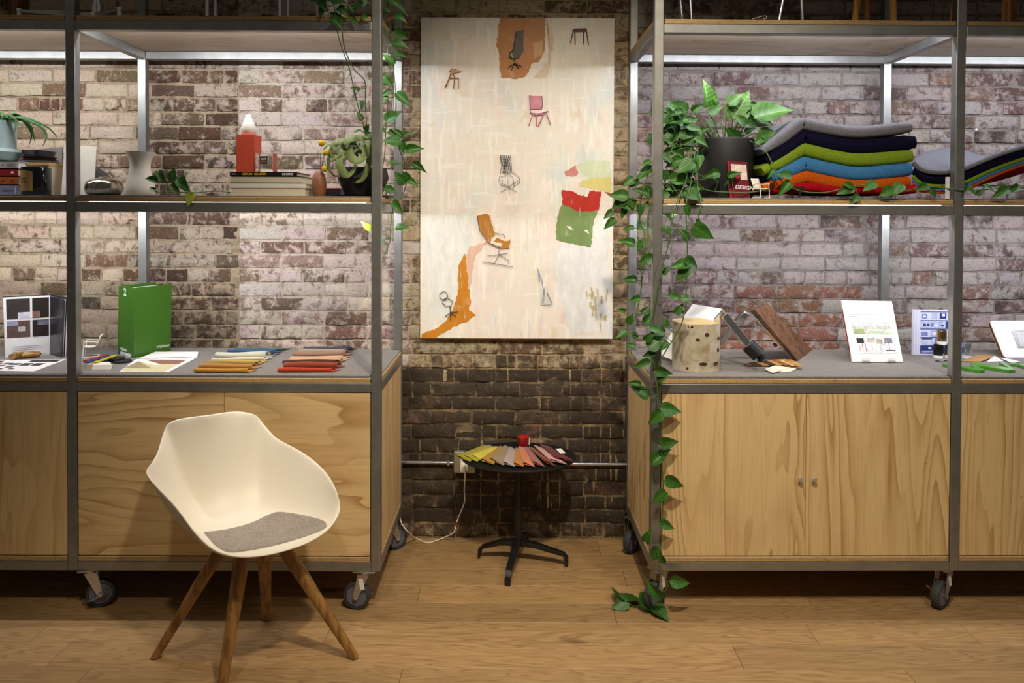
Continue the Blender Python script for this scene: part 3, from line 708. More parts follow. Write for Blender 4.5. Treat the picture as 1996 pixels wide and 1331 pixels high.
for i, (nm, rgb, a, b, c, d) in enumerate(TS):
    z = TZ + .0042 + i * .00045
    o = swatch('fabric_swatch', tz(*a, z), tz(*b, z), tz(*c, z), tz(*d, z), z, fabric('cloth_' + nm, rgb, 700 if i != 10 else 260, .3 if i != 10 else .6), nm + ' folded fabric swatch in the fan on the black side table', 'swatches on the side table', h=.011)
    if i == 11:
        q = [tz(x, y, z + .012) for x, y in ((1518, 318), (1595, 312), (1662, 380), (1585, 385))]
        part('price_tag', MB().prism(q[::-1], (0, 0, .0005)), PAPER, o, label='white paper tag')
# candle
CC = pZ(1020, 873, TZ + .004); CC.y = 3.545; CC.x = pY(1020, 873, 3.545).x
cd = root('candle', CC, 'red candle in clear glass on the black side table', 'candle')
gl = NT('clear_glass'); gl.base((1, 1, 1)); gl.set(trans=1.0, rough=.02, ior=1.45); GLASS = gl.m
part('glass', MB().lathe([(.024, .001), (.027, .004), (.0325, .058), (.0315, .058), (.0255, .006), (0, .006)], CC, 28), GLASS, cd, smooth=50)
part('wax', MB().lathe([(.0, .0062), (.0252, .0065), (.0300, .046), (.027, .048), (0, .047)], CC, 28), plain('red_wax', (196, 18, 30), .35, sss=.2), cd, smooth=50)
part('paper_label', MB().box((CC.x + .026, CC.y - .012, CC.z + .028), (.003, .010, .034), Matrix.Rotation(.5, 3, 'Z')), PAPER, cd)
# conduit, socket box, cable
cy_ = 3.636
cond = MB().tube([pY(700, 900, cy_), pY(890, 902, cy_)], .0088, 14); cond.tube([pY(918, 902.5, cy_), pY(1300, 906, cy_)], .0088, 14)
ct = root('conduit', pY(998, 903, cy_), 'galvanised steel conduit pipe running along the sooty bricks', 'pipe')
part('pipe', cond, ZINC, ct, smooth=40)
part('pipe_clip', MB().box(pY(874, 902, cy_), (.012, .022, .026)), ZINC, ct, bevel=.003)
jb = root('socket_box', pY(905, 922, 3.62), 'grey metal wall socket box beside the black side table', 'socket')
B0, B1 = pY(884, 922, 3.62), pY(927, 880, 3.62)
part('box_body', MB().box2((B0.x, 3.612, B0.z), (B1.x, 3.649, B1.z)), plain('galvanised_box', (158, 150, 132), .4, .5), jb, bevel=.008, seg=3)
S0, S1 = pY(897.5, 918, 3.61), pY(912, 896, 3.61)
so_ = part('socket_plate', MB().box2((S0.x, 3.608, S0.z), (S1.x, 3.6125, S1.z)), PAPER, jb, bevel=.001)
for px_, py_ in ((887, 919), (924, 919), (887, 884), (924, 884)):
    p = pY(px_, py_, 3.611); part('screw', MB().lathe([(.0045, 0), (.0035, .002), (0, .0022)], (p.x, 3.612, p.z), 10, M=Matrix.Rotation(PI / 2, 3, 'X')), ZINC, jb)
pth = [pY(906, 911, 3.585), pY(906.5, 930, 3.582), pY(905, 955, 3.60), pY(905.5, 978, 3.61), pY(897, 1000, 3.61), pY(889, 1022, 3.60), pY(884, 1038, 3.59)]
e1 = pZ(864, 1051, .004); e2 = pZ(836, 1057, .004); e3 = pZ(812, 1050, .004)
pth += [e1 + Vector((0, 0, .008)), e2, e3 + Vector((0, 0, .002)), pY(795, 1036, 3.52), pY(784, 1022, 3.53), pY(779, 1008, 3.56)]
cab = root('power_cable', pY(906, 911, 3.585), 'white power cable hanging from the wall socket to the floor', 'cable')
part('cord', MB().tube(smoothpath(pth, 6), .0031, 8), WHITEP, cab, smooth=True)
part('plug', MB().box2((pY(900.5, 0, 3.6).x, 3.575, pY(0, 914, 3.6).z), (pY(910, 0, 3.6).x, 3.6075, pY(0, 900, 3.6).z)), WHITEP, cab, bevel=.003)
part('red_band', MB().tube([pY(890, 1017, 3.600), pY(886.5, 1027, 3.597)], .0037, 8), plain('red_tape', (150, 24, 20), .5), cab)
# ================================================================== shell chair
# rim of the moulded shell: picture column, row and height above the floor give each point of the edge
RIMPX = [(545, 1078, .484), (600, 1060, .488), (640, 1034, .50), (659, 1008, .53), (664, 985, .56), (657, 955, .61), (640, 924, .65), (613, 897, .68), (584, 877, .705), (557, 863, .722), (536, 850, .738), (517, 829, .775), (503, 812, .808), (487, 804, .828), (455, 801, .84), (410, 807, .845), (370, 812, .84), (340, 818, .832), (324, 829, .812), (315, 850, .78), (306, 880, .742), (294, 902, .722), (284, 916, .706), (286, 928, .69), (306, 951, .66), (331, 976, .63), (352, 1002, .60), (376, 1036, .56), (402, 1063, .525), (428, 1079, .502), (462, 1087, .488), (502, 1086, .484)]
rim = [pZ(*p) for p in RIMPX]
NR = 96
def rim_at(u):
    n = len(rim); i = u * n; k = int(math.floor(i)) % n; f_ = i - math.floor(i)
    p0, p1, p2, p3 = (rim[(k + d) % n] for d in (-1, 0, 1, 2))
    return 0.5 * ((2 * p1) + (p2 - p0) * f_ + (2 * p0 - 5 * p1 + 4 * p2 - p3) * f_ * f_ + (3 * p1 - p0 - 3 * p2 + p3) * f_ ** 3)
SC0 = Vector((-.905, 2.595, .466))
def shell(u, v):
    P = rim_at(u); d = Vector((P.x - SC0.x, P.y - SC0.y, 0))
    rise = max(0.0, (P.z - .49)) / .35; back = max(0.0, P.z - .72) / .12
    K1 = SC0 + d * .62 + Vector((0, 0, .001)); k2 = 1.0 - .44 * min(rise, .62) - .02 * min(1, back)
    K2 = SC0 + d * k2 + Vector((0, 0, .004 + .02 * rise))
    m = 1 - v
    return SC0 * m ** 3 + K1 * (3 * v * m * m) + K2 * (3 * v * v * m) + P * v ** 3
SG = [[shell(i / NR, j / 23) for j in range(24)] for i in range(NR)]
for _ in range(14):   # relax the moulded surface, edge and centre kept
    SG = [[SG[i][j] if j in (0, 23) else (SG[i][j] * 2 + SG[(i + 1) % NR][j] * 1.5 + SG[i - 1][j] * 1.5 + SG[i][j - 1] + SG[i][j + 1]) / 7 for j in range(24)] for i in range(NR)]
def shell(u, v): return SG[int(round(u * NR)) % NR][int(round(v * 23))]
chair = root('shell_chair', (SC0.x, SC0.y, 0), 'cream shell armchair with splayed oak legs and grey felt seat pad', 'chair')
part('shell', MB().grid(shell, NR, 24, closed_u=True), plain('cream_shell_plastic', (240, 230, 210), .42, var=.015, nscale=300), chair, smooth=True, solid=.006, soff=-1, sub=1)
from mathutils.bvhtree import BVHTree
_sm = MB().grid(shell, NR, 24, closed_u=True); _bvh = BVHTree.FromPolygons([tuple(p) for p in _sm.v], _sm.f)
PADPX = [(398, 1041), (440, 1036), (490, 1023), (526, 1006), (548, 1001), (590, 1007), (626, 1016), (637, 1024), (630, 1035), (582, 1053), (522, 1069), (472, 1078), (443, 1079), (420, 1066)]
PADS = smoothpath([Vector((x, y, 0)) for x, y in PADPX + PADPX[:1]], 4)[:-1]
def pad(u, v):
    q = PADS[int(round(u * len(PADS))) % len(PADS)]; x = 512 + (q.x - 512) * v; y = 1042 + (q.y - 1042) * v
    hit = _bvh.ray_cast(CAMP, ray(x, y).normalized())[0]
    if hit is None: hit = pZ(x, y, .48)
    return hit + Vector((0, -.003, .0065))
part('seat_pad', MB().grid(pad, len(PADS), 9, closed_u=True), felt_mat('taupe_seat_felt', (118, 106, 96), (186, 174, 160)), chair, smooth=True, solid=.006, soff=0)
OAK = wood('oak_leg', (160, 118, 64), (122, 84, 40), 'z', .42)
def leg(foot, top):
    foot = Vector(foot); top = Vector(top); mb = MB(); d = (top - foot).normalized(); n = d.cross(Vector((0, 0, 1))).normalized(); m = d.cross(n)
    prof = [(.0, .0165, .0135), (.25, .0195, .016), (.7, .0255, .021), (1.0, .028, .024)]
    path = [foot.lerp(top, t_) for t_, _, _ in prof]
    for p, (t_, a, b) in zip(path, prof):
        for j in range(12):
            an = 2 * PI * j / 12; ca, sa = math.cos(an), math.sin(an)
            q = p + n * (a * math.copysign(abs(ca) ** .7, ca)) + m * (b * math.copysign(abs(sa) ** .7, sa))
            if t_ == 0: q -= d * ((q.z - foot.z) / d.z)
            mb.v.append(q)
    for i in range(3):
        for j in range(12):
            j2 = (j + 1) % 12; mb.f.append([i * 12 + j, i * 12 + j2, (i + 1) * 12 + j2, (i + 1) * 12 + j]); mb.m.append(0)
    mb.f.append(list(range(12))[::-1]); mb.f.append(list(range(36, 48))); mb.m += [0, 0]
    o = part('leg', mb, OAK, chair, smooth=40)
    g = MB().lathe([(.012, 0), (.0125, .004)], (foot.x, foot.y, 0), 14); part('glide', g, ALU, o)
for f_, t_ in (((-1.283, 2.656), (-1.005, 2.61, .455)), ((-.564, 2.661), (-.825, 2.615, .455)), ((-.964, 2.909), (-.905, 2.69, .455)), ((-.972, 2.475), (-.925, 2.55, .455))):
    leg((f_[0], f_[1], .004), t_)
sp = MB(); sp.box((-.92, 2.61, .452), (.18, .14, .010)); part('seat_plate', sp, BLACKP, chair, bevel=.004)
# ================================================================== things on the shelves
def m_(px, Y): return px * Y / FPX
def fbox(px0, px1, py_top, Y, depth, z0, py_bot=None):
    """upright box: front face at Y between two picture columns, standing on z0"""
    a = pY(px0, py_top, Y); b = pY(px1, py_top, Y); zb = z0 if py_bot is None else pY(px0, py_bot, Y).z
    return (min(a.x, b.x), Y, zb), (max(a.x, b.x), Y + depth, (a.z + b.z) / 2)
Z2 = ZL2 + .0003; Z3 = ZL3 + .0003; Z1 = ZL1 + .0006
CREAMC = plain('cream_ceramic', (232, 222, 204), .35, var=.02)
def quad3(name, pts, th, mat_, parent, nrm=None, **kw):
    pts = [Vector(p) for p in pts]; n = nrm or (pts[1] - pts[0]).cross(pts[2] - pts[0]).normalized()
    return part(name, MB().prism(pts, Vector(n) * th), mat_, parent, **kw)
def bil(q, u, v):  # q: TL,TR,BR,BL
    return (q[0].lerp(q[1], u)).lerp(q[3].lerp(q[2], u), v)
def print_on(q, rects, parent, off, name='printed_picture'):
    """flat print on a sheet: rects (u0,v0,u1,v1,rgb[,label])"""
    n = (q[1] - q[0]).cross(q[3] - q[0]).normalized()
    if n.y > 0: n = -n
    for i, r in enumerate(rects):
        pts = [bil(q, r[0], r[1]), bil(q, r[2], r[1]), bil(q, r[2], r[3]), bil(q, r[0], r[3])]
        part(name, MB().prism([p + n * (off + .00004 * i) for p in pts], n * .0002), plain('print_%d_%d_%d' % tuple(r[4]), r[4], .45, var=.25, nscale=60), parent, label=(r[5] if len(r) > 5 else None))
def frame_on(q, u, v):
    X = (q[1] - q[0]).normalized(); n = (q[1] - q[0]).cross(q[3] - q[0]).normalized(); n = -n if n.y > 0 else n
    Yv = n.cross(X); p = bil(q, u, v) + n * .0004
    M = Matrix((X, Yv, n)).transposed().to_4x4(); M.translation = p; return M
def text_on(q, u, v, s, size, rgb, parent, align='LEFT', bold=False, name='lettering'):
    mb = text_mb(s, size, frame_on(q, u, v), bold, align)
    return part(name, mb, plain('letter_%d_%d_%d' % rgb, rgb, .5), parent)
# ---- far-left shelf: books, planter, trays, candle, boards
BK = [('lavender', (150, 148, 176), 360, 377.5), ('orange', (196, 98, 26), 343.5, 359.5), ('red', (160, 22, 30), 328.5, 343), ('pale grey', (196, 192, 188), 314, 328)]
zb = Z2
for i, (nm, rgb, yt, yb_) in enumerate(BK):
    a, b = fbox(-46, 35 - (i == 3) * 0, yt, 3.10, .17, zb); h = b[2] - zb - .0003
    bk = root('book', ((a[0] + b[0]) / 2, 3.18, zb), nm + ' hardback book ' + ['at the bottom of', 'third down in', 'second down in', 'on top of'][i] + ' the stack under the blue planter', 'book', 'books under the blue planter')
    cv = MB(); cv.box2((a[0], 3.10, zb), (b[0], 3.27, zb + .0025)); cv.box2((a[0], 3.10, zb + h - .0025), (b[0], 3.27, zb + h)); cv.box2((a[0], 3.10, zb), (b[0], 3.1025, zb + h))
    part('cover', cv, plain('cover_' + nm, rgb, .45), bk)
    part('pages', MB().box2((a[0] + .003, 3.103, zb + .0026), (b[0] - .004, 3.266, zb + h - .0026)), PAPER, bk)
    q = [Vector((a[0], 3.1, zb + h)), Vector((b[0], 3.1, zb + h)), Vector((b[0], 3.1, zb)), Vector((a[0], 3.1, zb))]
    if i == 2: part('emblem', MB().lathe([(.002, 0), (.006, 0), (.006, .0006), (.002, .0006)], (pY(24, 336, 3.1).x, 3.0998, zb + h / 2), 14, M=Matrix.Rotation(PI / 2, 3, 'X')), PAPER, bk)
    if i == 0: print_on(q, [(.62, .5, .88, .56, (90, 88, 120)), (.93, .2, .96, .85, (230, 230, 235))], bk, .0004, 'spine_lettering')
    if i == 3: print_on(q, [(.60, .42, .66, .5, (120, 60, 60)), (.72, .3, .95, .34, (130, 80, 80)), (.72, .66, .95, .7, (130, 80, 80)), (.75, .46, .92, .54, (120, 60, 60))], bk, .0004, 'spine_lettering')
    if i == 1: print_on(q, [(.58, .48, .68, .54, (90, 40, 20)), (.82, .45, .9, .51, (90, 40, 20)), (.6, .66, .66, .7, (90, 40, 20)), (.8, .64, .92, .69, (90, 40, 20))], bk, .0004, 'spine_lettering')
    zb = zb + h + .0004
PC = pY(-5, 300, 3.19); k = 3.19 / FPX
def zy(y, Y, x=0): return pY(x, y, Y).z
pl = root('planter', (PC.x, 3.19, zb), 'pale blue-grey flanged planter with spider plant on the stacked books', 'plant')
bh = [(30, 313), (33, 312), (41, 299), (43, 297), (42, 295), (33, 290), (32, 287), (32, 236), (30, 236), (30, 250), (0, 250)]
part('pot', MB().lathe([(r * k, max(zb + .0004, zy(y, 3.19)) - zb) for r, y in bh], (PC.x, 3.19, zb), 40), plain('blue_grey_ceramic', (150, 170, 166), .4, var=.03), pl, smooth=40)
LEAFG = plain('spider_leaf', (50, 92, 28), .6, var=.3, nscale=80)
def ribbon(path, w, name, mat_, parent, up=Vector((0, -1, .3)), taper=True, fold=0.0, smooth=True, label=None):
    path = smoothpath(path, 5); mb = MB(); n = len(path)
    for i, p in enumerate(path):
        t_ = (path[min(i + 1, n - 1)] - path[max(i - 1, 0)]).normalized(); s_ = t_.cross(up).normalized(); f_ = i / (n - 1)
        ww = w * ((.55 + .45 * math.sin(min(1, f_ * 3) * PI / 2)) * (1 - f_ ** 2.2) + .04 if taper else 1) / 2
        nn = s_.cross(t_)
        for c in (-1, 0, 1): mb.v.append(p + s_ * (c * ww) + nn * (fold * ww * abs(c)))
    for i in range(n - 1):
        for c in range(2): mb.f.append([i * 3 + c, i * 3 + c + 1, (i + 1) * 3 + c + 1, (i + 1) * 3 + c]); mb.m.append(0)
    return part(name, mb, mat_, parent, smooth=True, solid=.0006, label=label)
SPL = [[(60, 250), (150, 180), (300, 195), (480, 255), (640, 330), (740, 420), (797, 500)], [(70, 240), (250, 205), (400, 255), (560, 330), (636, 440), (610, 540), (570, 612)], [(60, 240), (280, 225), (390, 330), (432, 450), (385, 612)], [(60, 250), (300, 235), (420, 320), (455, 440), (482, 560)],
       [(80, 255), (180, 255), (216, 300), (195, 440)], [(20, 240), (30, 180), (42, 290), (70, 400), (80, 482)], [(40, 240), (110, 185), (200, 150), (282, 172)], [(0, 250), (5, 150), (60, 165), (120, 215)], [(-20, 240), (-60, 150), (-160, 190), (-220, 320)], [(-10, 240), (-40, 130), (-130, 120), (-200, 240)], [(30, 250), (90, 170), (180, 200), (260, 290), (350, 355)], [(0, 260), (-10, 380), (20, 485)]]
for i, pth in enumerate(SPL):
    ribbon([pY(x / 7, 200 + y / 7, 3.16 - .05 * math.sin(i * 2.1) * (j / len(pth))) for j, (x, y) in enumerate(pth)], .013, 'blade_leaf', LEAFG, pl, fold=.35)
ta = [('glossy charcoal', (52, 54, 58), 34, 78, 292, 303, .2), ('matt black', (30, 30, 32), 34, 80, 303.5, 308, .5), ('maroon', (92, 22, 26), 33, 82, 308.4, 311.6, .4), ('slate blue', (92, 94, 112), 33, 87, 312, 316.5, .4)]
a, b = fbox(35, 95, 316.8, 3.16, .17, Z2)
bx = root('storage_box', ((a[0] + b[0]) / 2, 3.2, Z2), 'cream lidded box under the stacked trays behind the black candle jar', 'box')
part('box_body', MB().box2((a[0], 3.16, Z2), (b[0], 3.33, b[2] - .012)), plain('cream_card', (206, 190, 158), .7), bx, bevel=.001)
part('lid', MB().box2((a[0] - .002, 3.157, b[2] - .013), (b[0] + .002, 3.333, b[2])), plain('tan_card', (196, 160, 96), .65), bx, bevel=.001)
zt = b[2] + .0004
for nm, rgb, x0, x1, yt, yb_, ro in ta[::-1]:
    a, b = fbox(x0, x1, yt, 3.17, .14, zt); cx, cy2 = (a[0] + b[0]) / 2, 3.24; hw = (b[0] - a[0]) / 2; h = b[2] - zt
    mb = MB()
    ring = lambda sc_, z: [Vector((cx + sc_ * hw * math.copysign(abs(math.cos(t2)) ** .5, math.cos(t2)), cy2 + sc_ * .07 * math.copysign(abs(math.sin(t2)) ** .5, math.sin(t2)), z)) for t2 in [2 * PI * j / 28 for j in range(28)]]
    rings = [ring(.86, zt), ring(1.0, zt + h), ring(.96, zt + h), ring(.82, zt + h * .45)]
    for r in rings: mb.v += r
    for i in range(3):
        for j in range(28): mb.f.append([i * 28 + j, i * 28 + (j + 1) % 28, (i + 1) * 28 + (j + 1) % 28, (i + 1) * 28 + j]); mb.m.append(0)
    mb.f.append(list(range(28))[::-1]); mb.f.append(list(range(84, 112))); mb.m += [0, 0]
    thing('tray', mb, plain('tray_' + nm, rgb, ro), nm + ' tray in the small stack beside the blue planter', 'tray', 'stacked trays', smooth=40)
    zt += h + .0006
JC = pY(70.5, 350, 3.09); jr = m_(25.5, 3.09); jt = zy(326, 3.09)
jar = root('candle_jar', (JC.x, 3.09, Z2), 'black candle jar with arched gold label in front of the cream box', 'candle')
part('jar', MB().lathe([(jr * .96, 0), (jr, .003), (jr, jt - Z2 - .003), (jr * .97, jt - Z2), (jr * .92, jt - Z2), (jr * .92, jt - Z2 - .012), (0, jt - Z2 - .012)], (JC.x, 3.09, Z2), 40), plain('black_glass', (14, 14, 18), .12), jar, smooth=40)
def wrap(px0, px1, py0, py1, c, r, mat_, parent, arch=0.0, name='paper_label', off=.0004):
    mb = MB(); A0 = math.asin(max(-1, min(1, (pY(px0, 0, c.y).x - c.x) / r))); A1 = math.asin(max(-1, min(1, (pY(px1, 0, c.y).x - c.x) / r)))
    zt_, zb_ = zy(py0, c.y), zy(py1, c.y)
    def fn(u, v):
        an = A0 + (A1 - A0) * u; top = zt_ - arch * (abs(u - .5) * 2) ** 3
        return (c.x + math.sin(an) * (r + off), c.y - math.cos(an) * (r + off), top + (zb_ - top) * v)
    return part(name, mb.grid(fn, 13, 4), mat_, parent, smooth=True)
wrap(45.5, 77, 333, 372, JC, jr, plain('gold_label', (176, 138, 74), .5), jar, .006)
for tx, ty, sz in (('AFTER', 350, .0105), ('HOURS', 356.5, .0105)):
    mb = text_mb(tx, sz, Matrix.Translation((pY(50, 0, 3.09).x, JC.y - jr - .0012, zy(ty, 3.09))) @ Matrix.Rotation(PI / 2, 4, 'X'))
    for p in mb.v:
        an = (p.x - JC.x) / jr; p.y = JC.y - math.cos(an) * (jr + .0010) - (.0003 if p.y < JC.y - jr - .0012 else 0); p.x = JC.x + math.sin(an) * (jr + .001)
    part('lettering', mb, plain('letter_30_24_16', (30, 24, 16), .5), jar)
q = [pY(x, y, 3.40 + .08 * (377 - y) / 90) for x, y in ((40, 293.5), (121, 287), (120, 376.5), (110, 376.5), (98, 338), (88, 305), (44, 306))]
thing('display_board', MB().prism(q, (0, .006, 0)), plain('charcoal_board', (70, 66, 60), .55), 'charcoal board leaning against the wall behind the black candle jar', 'board')
q = [pY(126, 281, 3.21), pY(188, 286, 3.21), pY(182, 377, 3.15), pY(119, 377, 3.15)]
for p in q[2:]: p.z = Z2 + .0005
wbd = root('foam_board', (q[2] + q[3]) / 2, 'thick off-white board leaning beside the steel bowl', 'board')
part('face', MB().prism(q, (-.008, .018, 0)), plain('off_white_board', (220, 210, 192), .6, var=.02), wbd)
a, b = fbox(176, 203, 335, 3.44, .06, Z2)
mb = MB().hexa([(a[0], 3.44, Z2), (b[0], 3.44, Z2), (b[0], 3.5, Z2), (a[0], 3.5, Z2)], [(a[0], 3.44, zy(322, 3.44)), (b[0], 3.44, zy(343, 3.44)), (b[0], 3.5, zy(343, 3.44)), (a[0], 3.5, zy(322, 3.44))])
thing('box_file', mb, plain('dark_grey_file', (52, 52, 56), .5), 'dark grey sloping file behind the steel bowl', 'file')
# ---- middle-left shelf
c = pY(202.5, 376, 3.14); r = m_(34.5, 3.14); c.z = Z2
bo = root('steel_bowl', c, 'polished steel rounded bowl beside the off-white board', 'bowl')
part('bowl', MB().lathe([(r * .6, 0), (r * .86, .006), (r * .98, .022), (r, .036), (r * .95, .052), (r * .8, .066), (r * .62, .072), (r * .5, .070), (r * .42, .060), (0, .055)], c, 44), plain('satin_steel', (176, 170, 158), .17, 1.0), bo, smooth=True)
part('lid_knob', MB().lathe([(r * .42, .056), (r * .40, .074), (r * .25, .081), (0, .082)], c + Vector((.004, 0, 0)), 24), plain('satin_steel', (176, 170, 158)), bo, smooth=50)
c = pY(273.5, 377, 3.11); c.z = Z2; k = 3.11 / FPX
prof = [(24, 377), (27, 376), (27, 368), (25.5, 356), (22, 342), (19, 330), (18.2, 322), (19.5, 312), (23, 303), (27, 297), (27.4, 295.5), (26, 296), (22, 304), (17, 320), (17, 330), (0, 340)]
thing('vase', MB().lathe([(rr * k, max(0, zy(y, 3.11) - Z2) if i else 0) for i, (rr, y) in enumerate(prof)], c, 44), CREAMC, 'tall cream waisted ceramic vase beside the steel bowl', 'vase', smooth=50)
# book stack
stackY = 3.05
BS = [('tan-covered', (192, 146, 74), 451, 596, 366.5, 'b'), ('white', (228, 224, 212), 447, 597, 357, 'w'), ('cream page-edged', (214, 206, 178), 449, 588, 343, 'p'), ('black', (18, 18, 20), 448, 579, 335.2, 'k')]
zb = Z2
for i, (nm, rgb, x0, x1, yt, kind) in enumerate(BS):
    a, b = fbox(x0, x1, yt, stackY, [.235, .23, .22, .20][i], zb); h = b[2] - zb - .0004; Yb = b[1]
    bk = root('book', ((a[0] + b[0]) / 2, stackY + .1, zb), nm + ' book ' + ['at the bottom of', 'second from the bottom of', 'second from the top of', 'with yellow spine lettering on top of'][i] + ' the stack under the red box', 'book', 'books under the red box')
    th = .0022
    cv = MB(); cv.box2((a[0], stackY, zb), (b[0], Yb, zb + th)); cv.box2((a[0], stackY, zb + h - th), (b[0], Yb, zb + h))
    if kind in 'kw': cv.box2((a[0], stackY, zb), (b[0], stackY + .002, zb + h))
    part('cover', cv, plain('stack_' + nm, rgb if kind != 'p' else (40, 38, 36), .45), bk)
    part('pages', MB().box2((a[0] + .001, stackY + .0025, zb + th + .0001), (b[0] - .003, Yb - .003, zb + h - th - .0001)), plain('page_edges', (222, 214, 190), .8, var=.12, nscale=500), bk)
    if kind == 'k':
        q = [Vector((a[0], stackY, zb + h)), Vector((b[0], stackY, zb + h)), Vector((b[0], stackY, zb)), Vector((a[0], stackY, zb))]
        text_on(q, .19, .78, 'BERLIN  GRAFFITI', .0125, (232, 178, 30), bk, bold=True); text_on(q, .03, .68, 'baron', .008, (220, 220, 220), bk); text_on(q, .775, .78, 'CLVRRZ', .0125, (235, 235, 235), bk, bold=True)
    zb += h + .0006
ZBK = zb
a, b = fbox(460, 496, 262, 3.09, .086, ZBK)
thing('gift_box', MB().box2((a[0], 3.09, ZBK), (b[0], 3.176, b[2])), plain('vermilion_board', (206, 74, 44), .55, var=.03), 'tall vermilion red box standing on the black book', 'box', bevel=.0012)
ZR = b[2] + .0004; c = pY(484.5, 262, 3.135); c.z = ZR; k = 3.135 / FPX
prof = [(10, 262), (13, 260.5), (14.6, 252), (14, 246), (11, 238), (8, 231), (6, 227), (5.6, 224), (4.5, 221.5), (0, 220.5)]
thing('pear_figurine', MB().lathe([(rr * k, zy(y, 3.135) - zy(262, 3.135)) for rr, y in prof], c, 36), plain('white_glazed_ceramic', (226, 219, 205), .35, var=.01), 'white glazed pear-shaped figurine on top of the red box', 'figurine', smooth=60)
a, b = fbox(498, 532, 299, 3.062, .055, ZBK)
aw = root('acrylic_award', ((a[0] + b[0]) / 2, 3.09, ZBK), 'clear acrylic award block with small black logo beside the red box', 'award')
ac = NT('clear_acrylic'); ac.base((.96, .97, .96)); ac.set(trans=1.0, rough=.03, ior=1.3); ACR = ac.m
part('block', MB().box2((a[0], 3.062, ZBK), (b[0], 3.117, b[2])), ACR, aw, bevel=.001)
lq = [pY(507, 304.5, 3.0618), pY(521, 304.5, 3.0618), pY(521, 319.5, 3.0618), pY(507, 319.5, 3.0618)]
part('logo_plate', MB().prism(lq[::-1], (0, -.0004, 0)), BLACKP, aw); lq2 = [p + Vector((0, -.0005, 0)) for p in lq]
text_on(lq2, .1, .5, 'ICFF', .0125, (232, 232, 230), aw, bold=True); print_on(lq2, [(.1, .62, .9, .7, (170, 150, 130)), (.1, .78, .9, .86, (170, 150, 130))], aw, .0003, 'small_print')
print_on([pY(505, 322, 3.0615), pY(533, 322, 3.0615), pY(533, 332, 3.0615), pY(505, 332, 3.0615)], [(.1, .1, .9, .2, (90, 80, 74)), (.3, .5, .7, .6, (90, 80, 74))], aw, .0002, 'small_print')
# egg vase with craspedia
c = pY(622, 378, 3.08); c.z = Z2; k = 3.08 / FPX
ev = root('bud_vase', c, 'small brown egg-shaped vase holding three yellow ball flowers', 'vase')
prof = [(10, 378), (11.6, 377), (13.6, 368), (14.3, 358), (13.2, 346), (10.5, 337), (7, 331.5), (5.5, 331), (5, 334), (0, 336)]
part('vase_body', MB().lathe([(rr * k, max(0, zy(y, 3.08) - Z2) if i else 0) for i, (rr, y) in enumerate(prof)], c, 36), plain('brown_stoneware', (140, 88, 58), .5, var=.08), ev, smooth=60)
BALL = plain('yellow_floret', (222, 178, 24), .9, var=.35, nscale=900, bump=.8)
for (fx, fy, dY) in ((627, 279, .0), (635.5, 297.5, -.02), (633, 329, -.03)):
    top = pY(fx, fy, 3.08 + dY); st = part('flower_stem', MB().tube(smoothpath([c + Vector((.004, 0, zy(340, 3.08) - Z2)), c.lerp(top, .6) + Vector((0, 0, (zy(330, 3.08) - Z2) * .42)), top], 4), .0011, 6), plain('dry_stem', (92, 72, 40), .7), ev)
    s_ = MB()
    for i in range(9):
        pass
    s_.lathe([(6.3 * k * math.sin(PI * j / 10), -6.3 * k * math.cos(PI * j / 10)) for j in range(11)], top, 20); part('ball_flower', s_, BALL, ev, smooth=True)
# air plant
PC = pY(708, 377, 3.16); PC.z = Z2; k = 3.16 / FPX
ap = root('air_plant', PC, 'curly pale green air plant in a faceted black pot', 'plant')
mb = MB()
prof = [(34, .0), (37, .004), (50, m_(34, 3.16)), (46, m_(54, 3.16)), (43, m_(54, 3.16)), (40, m_(44, 3.16)), (0, m_(44, 3.16))]
part('pot', MB().lathe([(rr * k, z + .005) for rr, z in prof], PC, 10), plain('matt_black_pot', (20, 20, 22), .6), ap)
part('saucer', MB().lathe([(30 * k, 0), (56 * k, .002), (60 * k, .006), (57 * k, .006), (30 * k, .0045), (0, .0045)], PC, 36), plain('matt_black_pot', (20, 20, 22)), ap, smooth=40)
AIR = plain('air_plant_leaf', (120, 136, 78), .6, var=.22, nscale=60)
AP = [([(1050, 330), (900, 360), (700, 400), (560, 420), (400, 450), (338, 560), (352, 645)], 6), ([(900, 420), (700, 450), (560, 500), (470, 560), (420, 680), (430, 830), (500, 930), (600, 942), (645, 890)], 6), ([(870, 420), (770, 450), (765, 590), (830, 680), (940, 690), (1020, 590), (990, 480), (910, 440), (865, 510), (890, 620), (955, 665)], 12), ([(700, 460), (630, 600), (600, 760), (680, 900), (750, 930), (830, 850), (860, 720), (800, 610)], 12),
      ([(1050, 420), (1075, 600), (1060, 800), (980, 985), (880, 1035), (800, 970), (775, 925)], 8), ([(690, 460), (520, 480), (455, 540), (500, 640), (590, 730), (560, 810), (465, 865)], 7), ([(690, 560), (600, 600), (480, 690), (380, 702)], 5), ([(1000, 340), (860, 330), (740, 380), (680, 450), (720, 560), (770, 660)], 12), ([(780, 350), (860, 470), (800, 560), (760, 640), (660, 640), (650, 540), (730, 500)], 9), ([(960, 330), (1060, 300), (1160, 380), (1190, 560), (1120, 700)], 10), ([(860, 360), (600, 380), (500, 430), (440, 520), (430, 600)], 8), ([(980, 360), (1080, 440), (1090, 640), (1130, 800)], 9)]
for i, (pth, wd) in enumerate(AP):
    n_ = len(pth)
    ribbon([pY(590 + x / 8.32, 230 + y / 8.32, 3.13 - .10 * math.sin(PI * (.2 + .8 * j / n_)) - .012 * (i % 4) + .05 * (j / n_) ** 2) for j, (x, y) in enumerate(pth)], m_(wd, 3.1) * 1.35, 'curled_leaf', AIR, ap, up=Vector((.35 * math.sin(i * 1.7), -1, .45)), fold=.35)
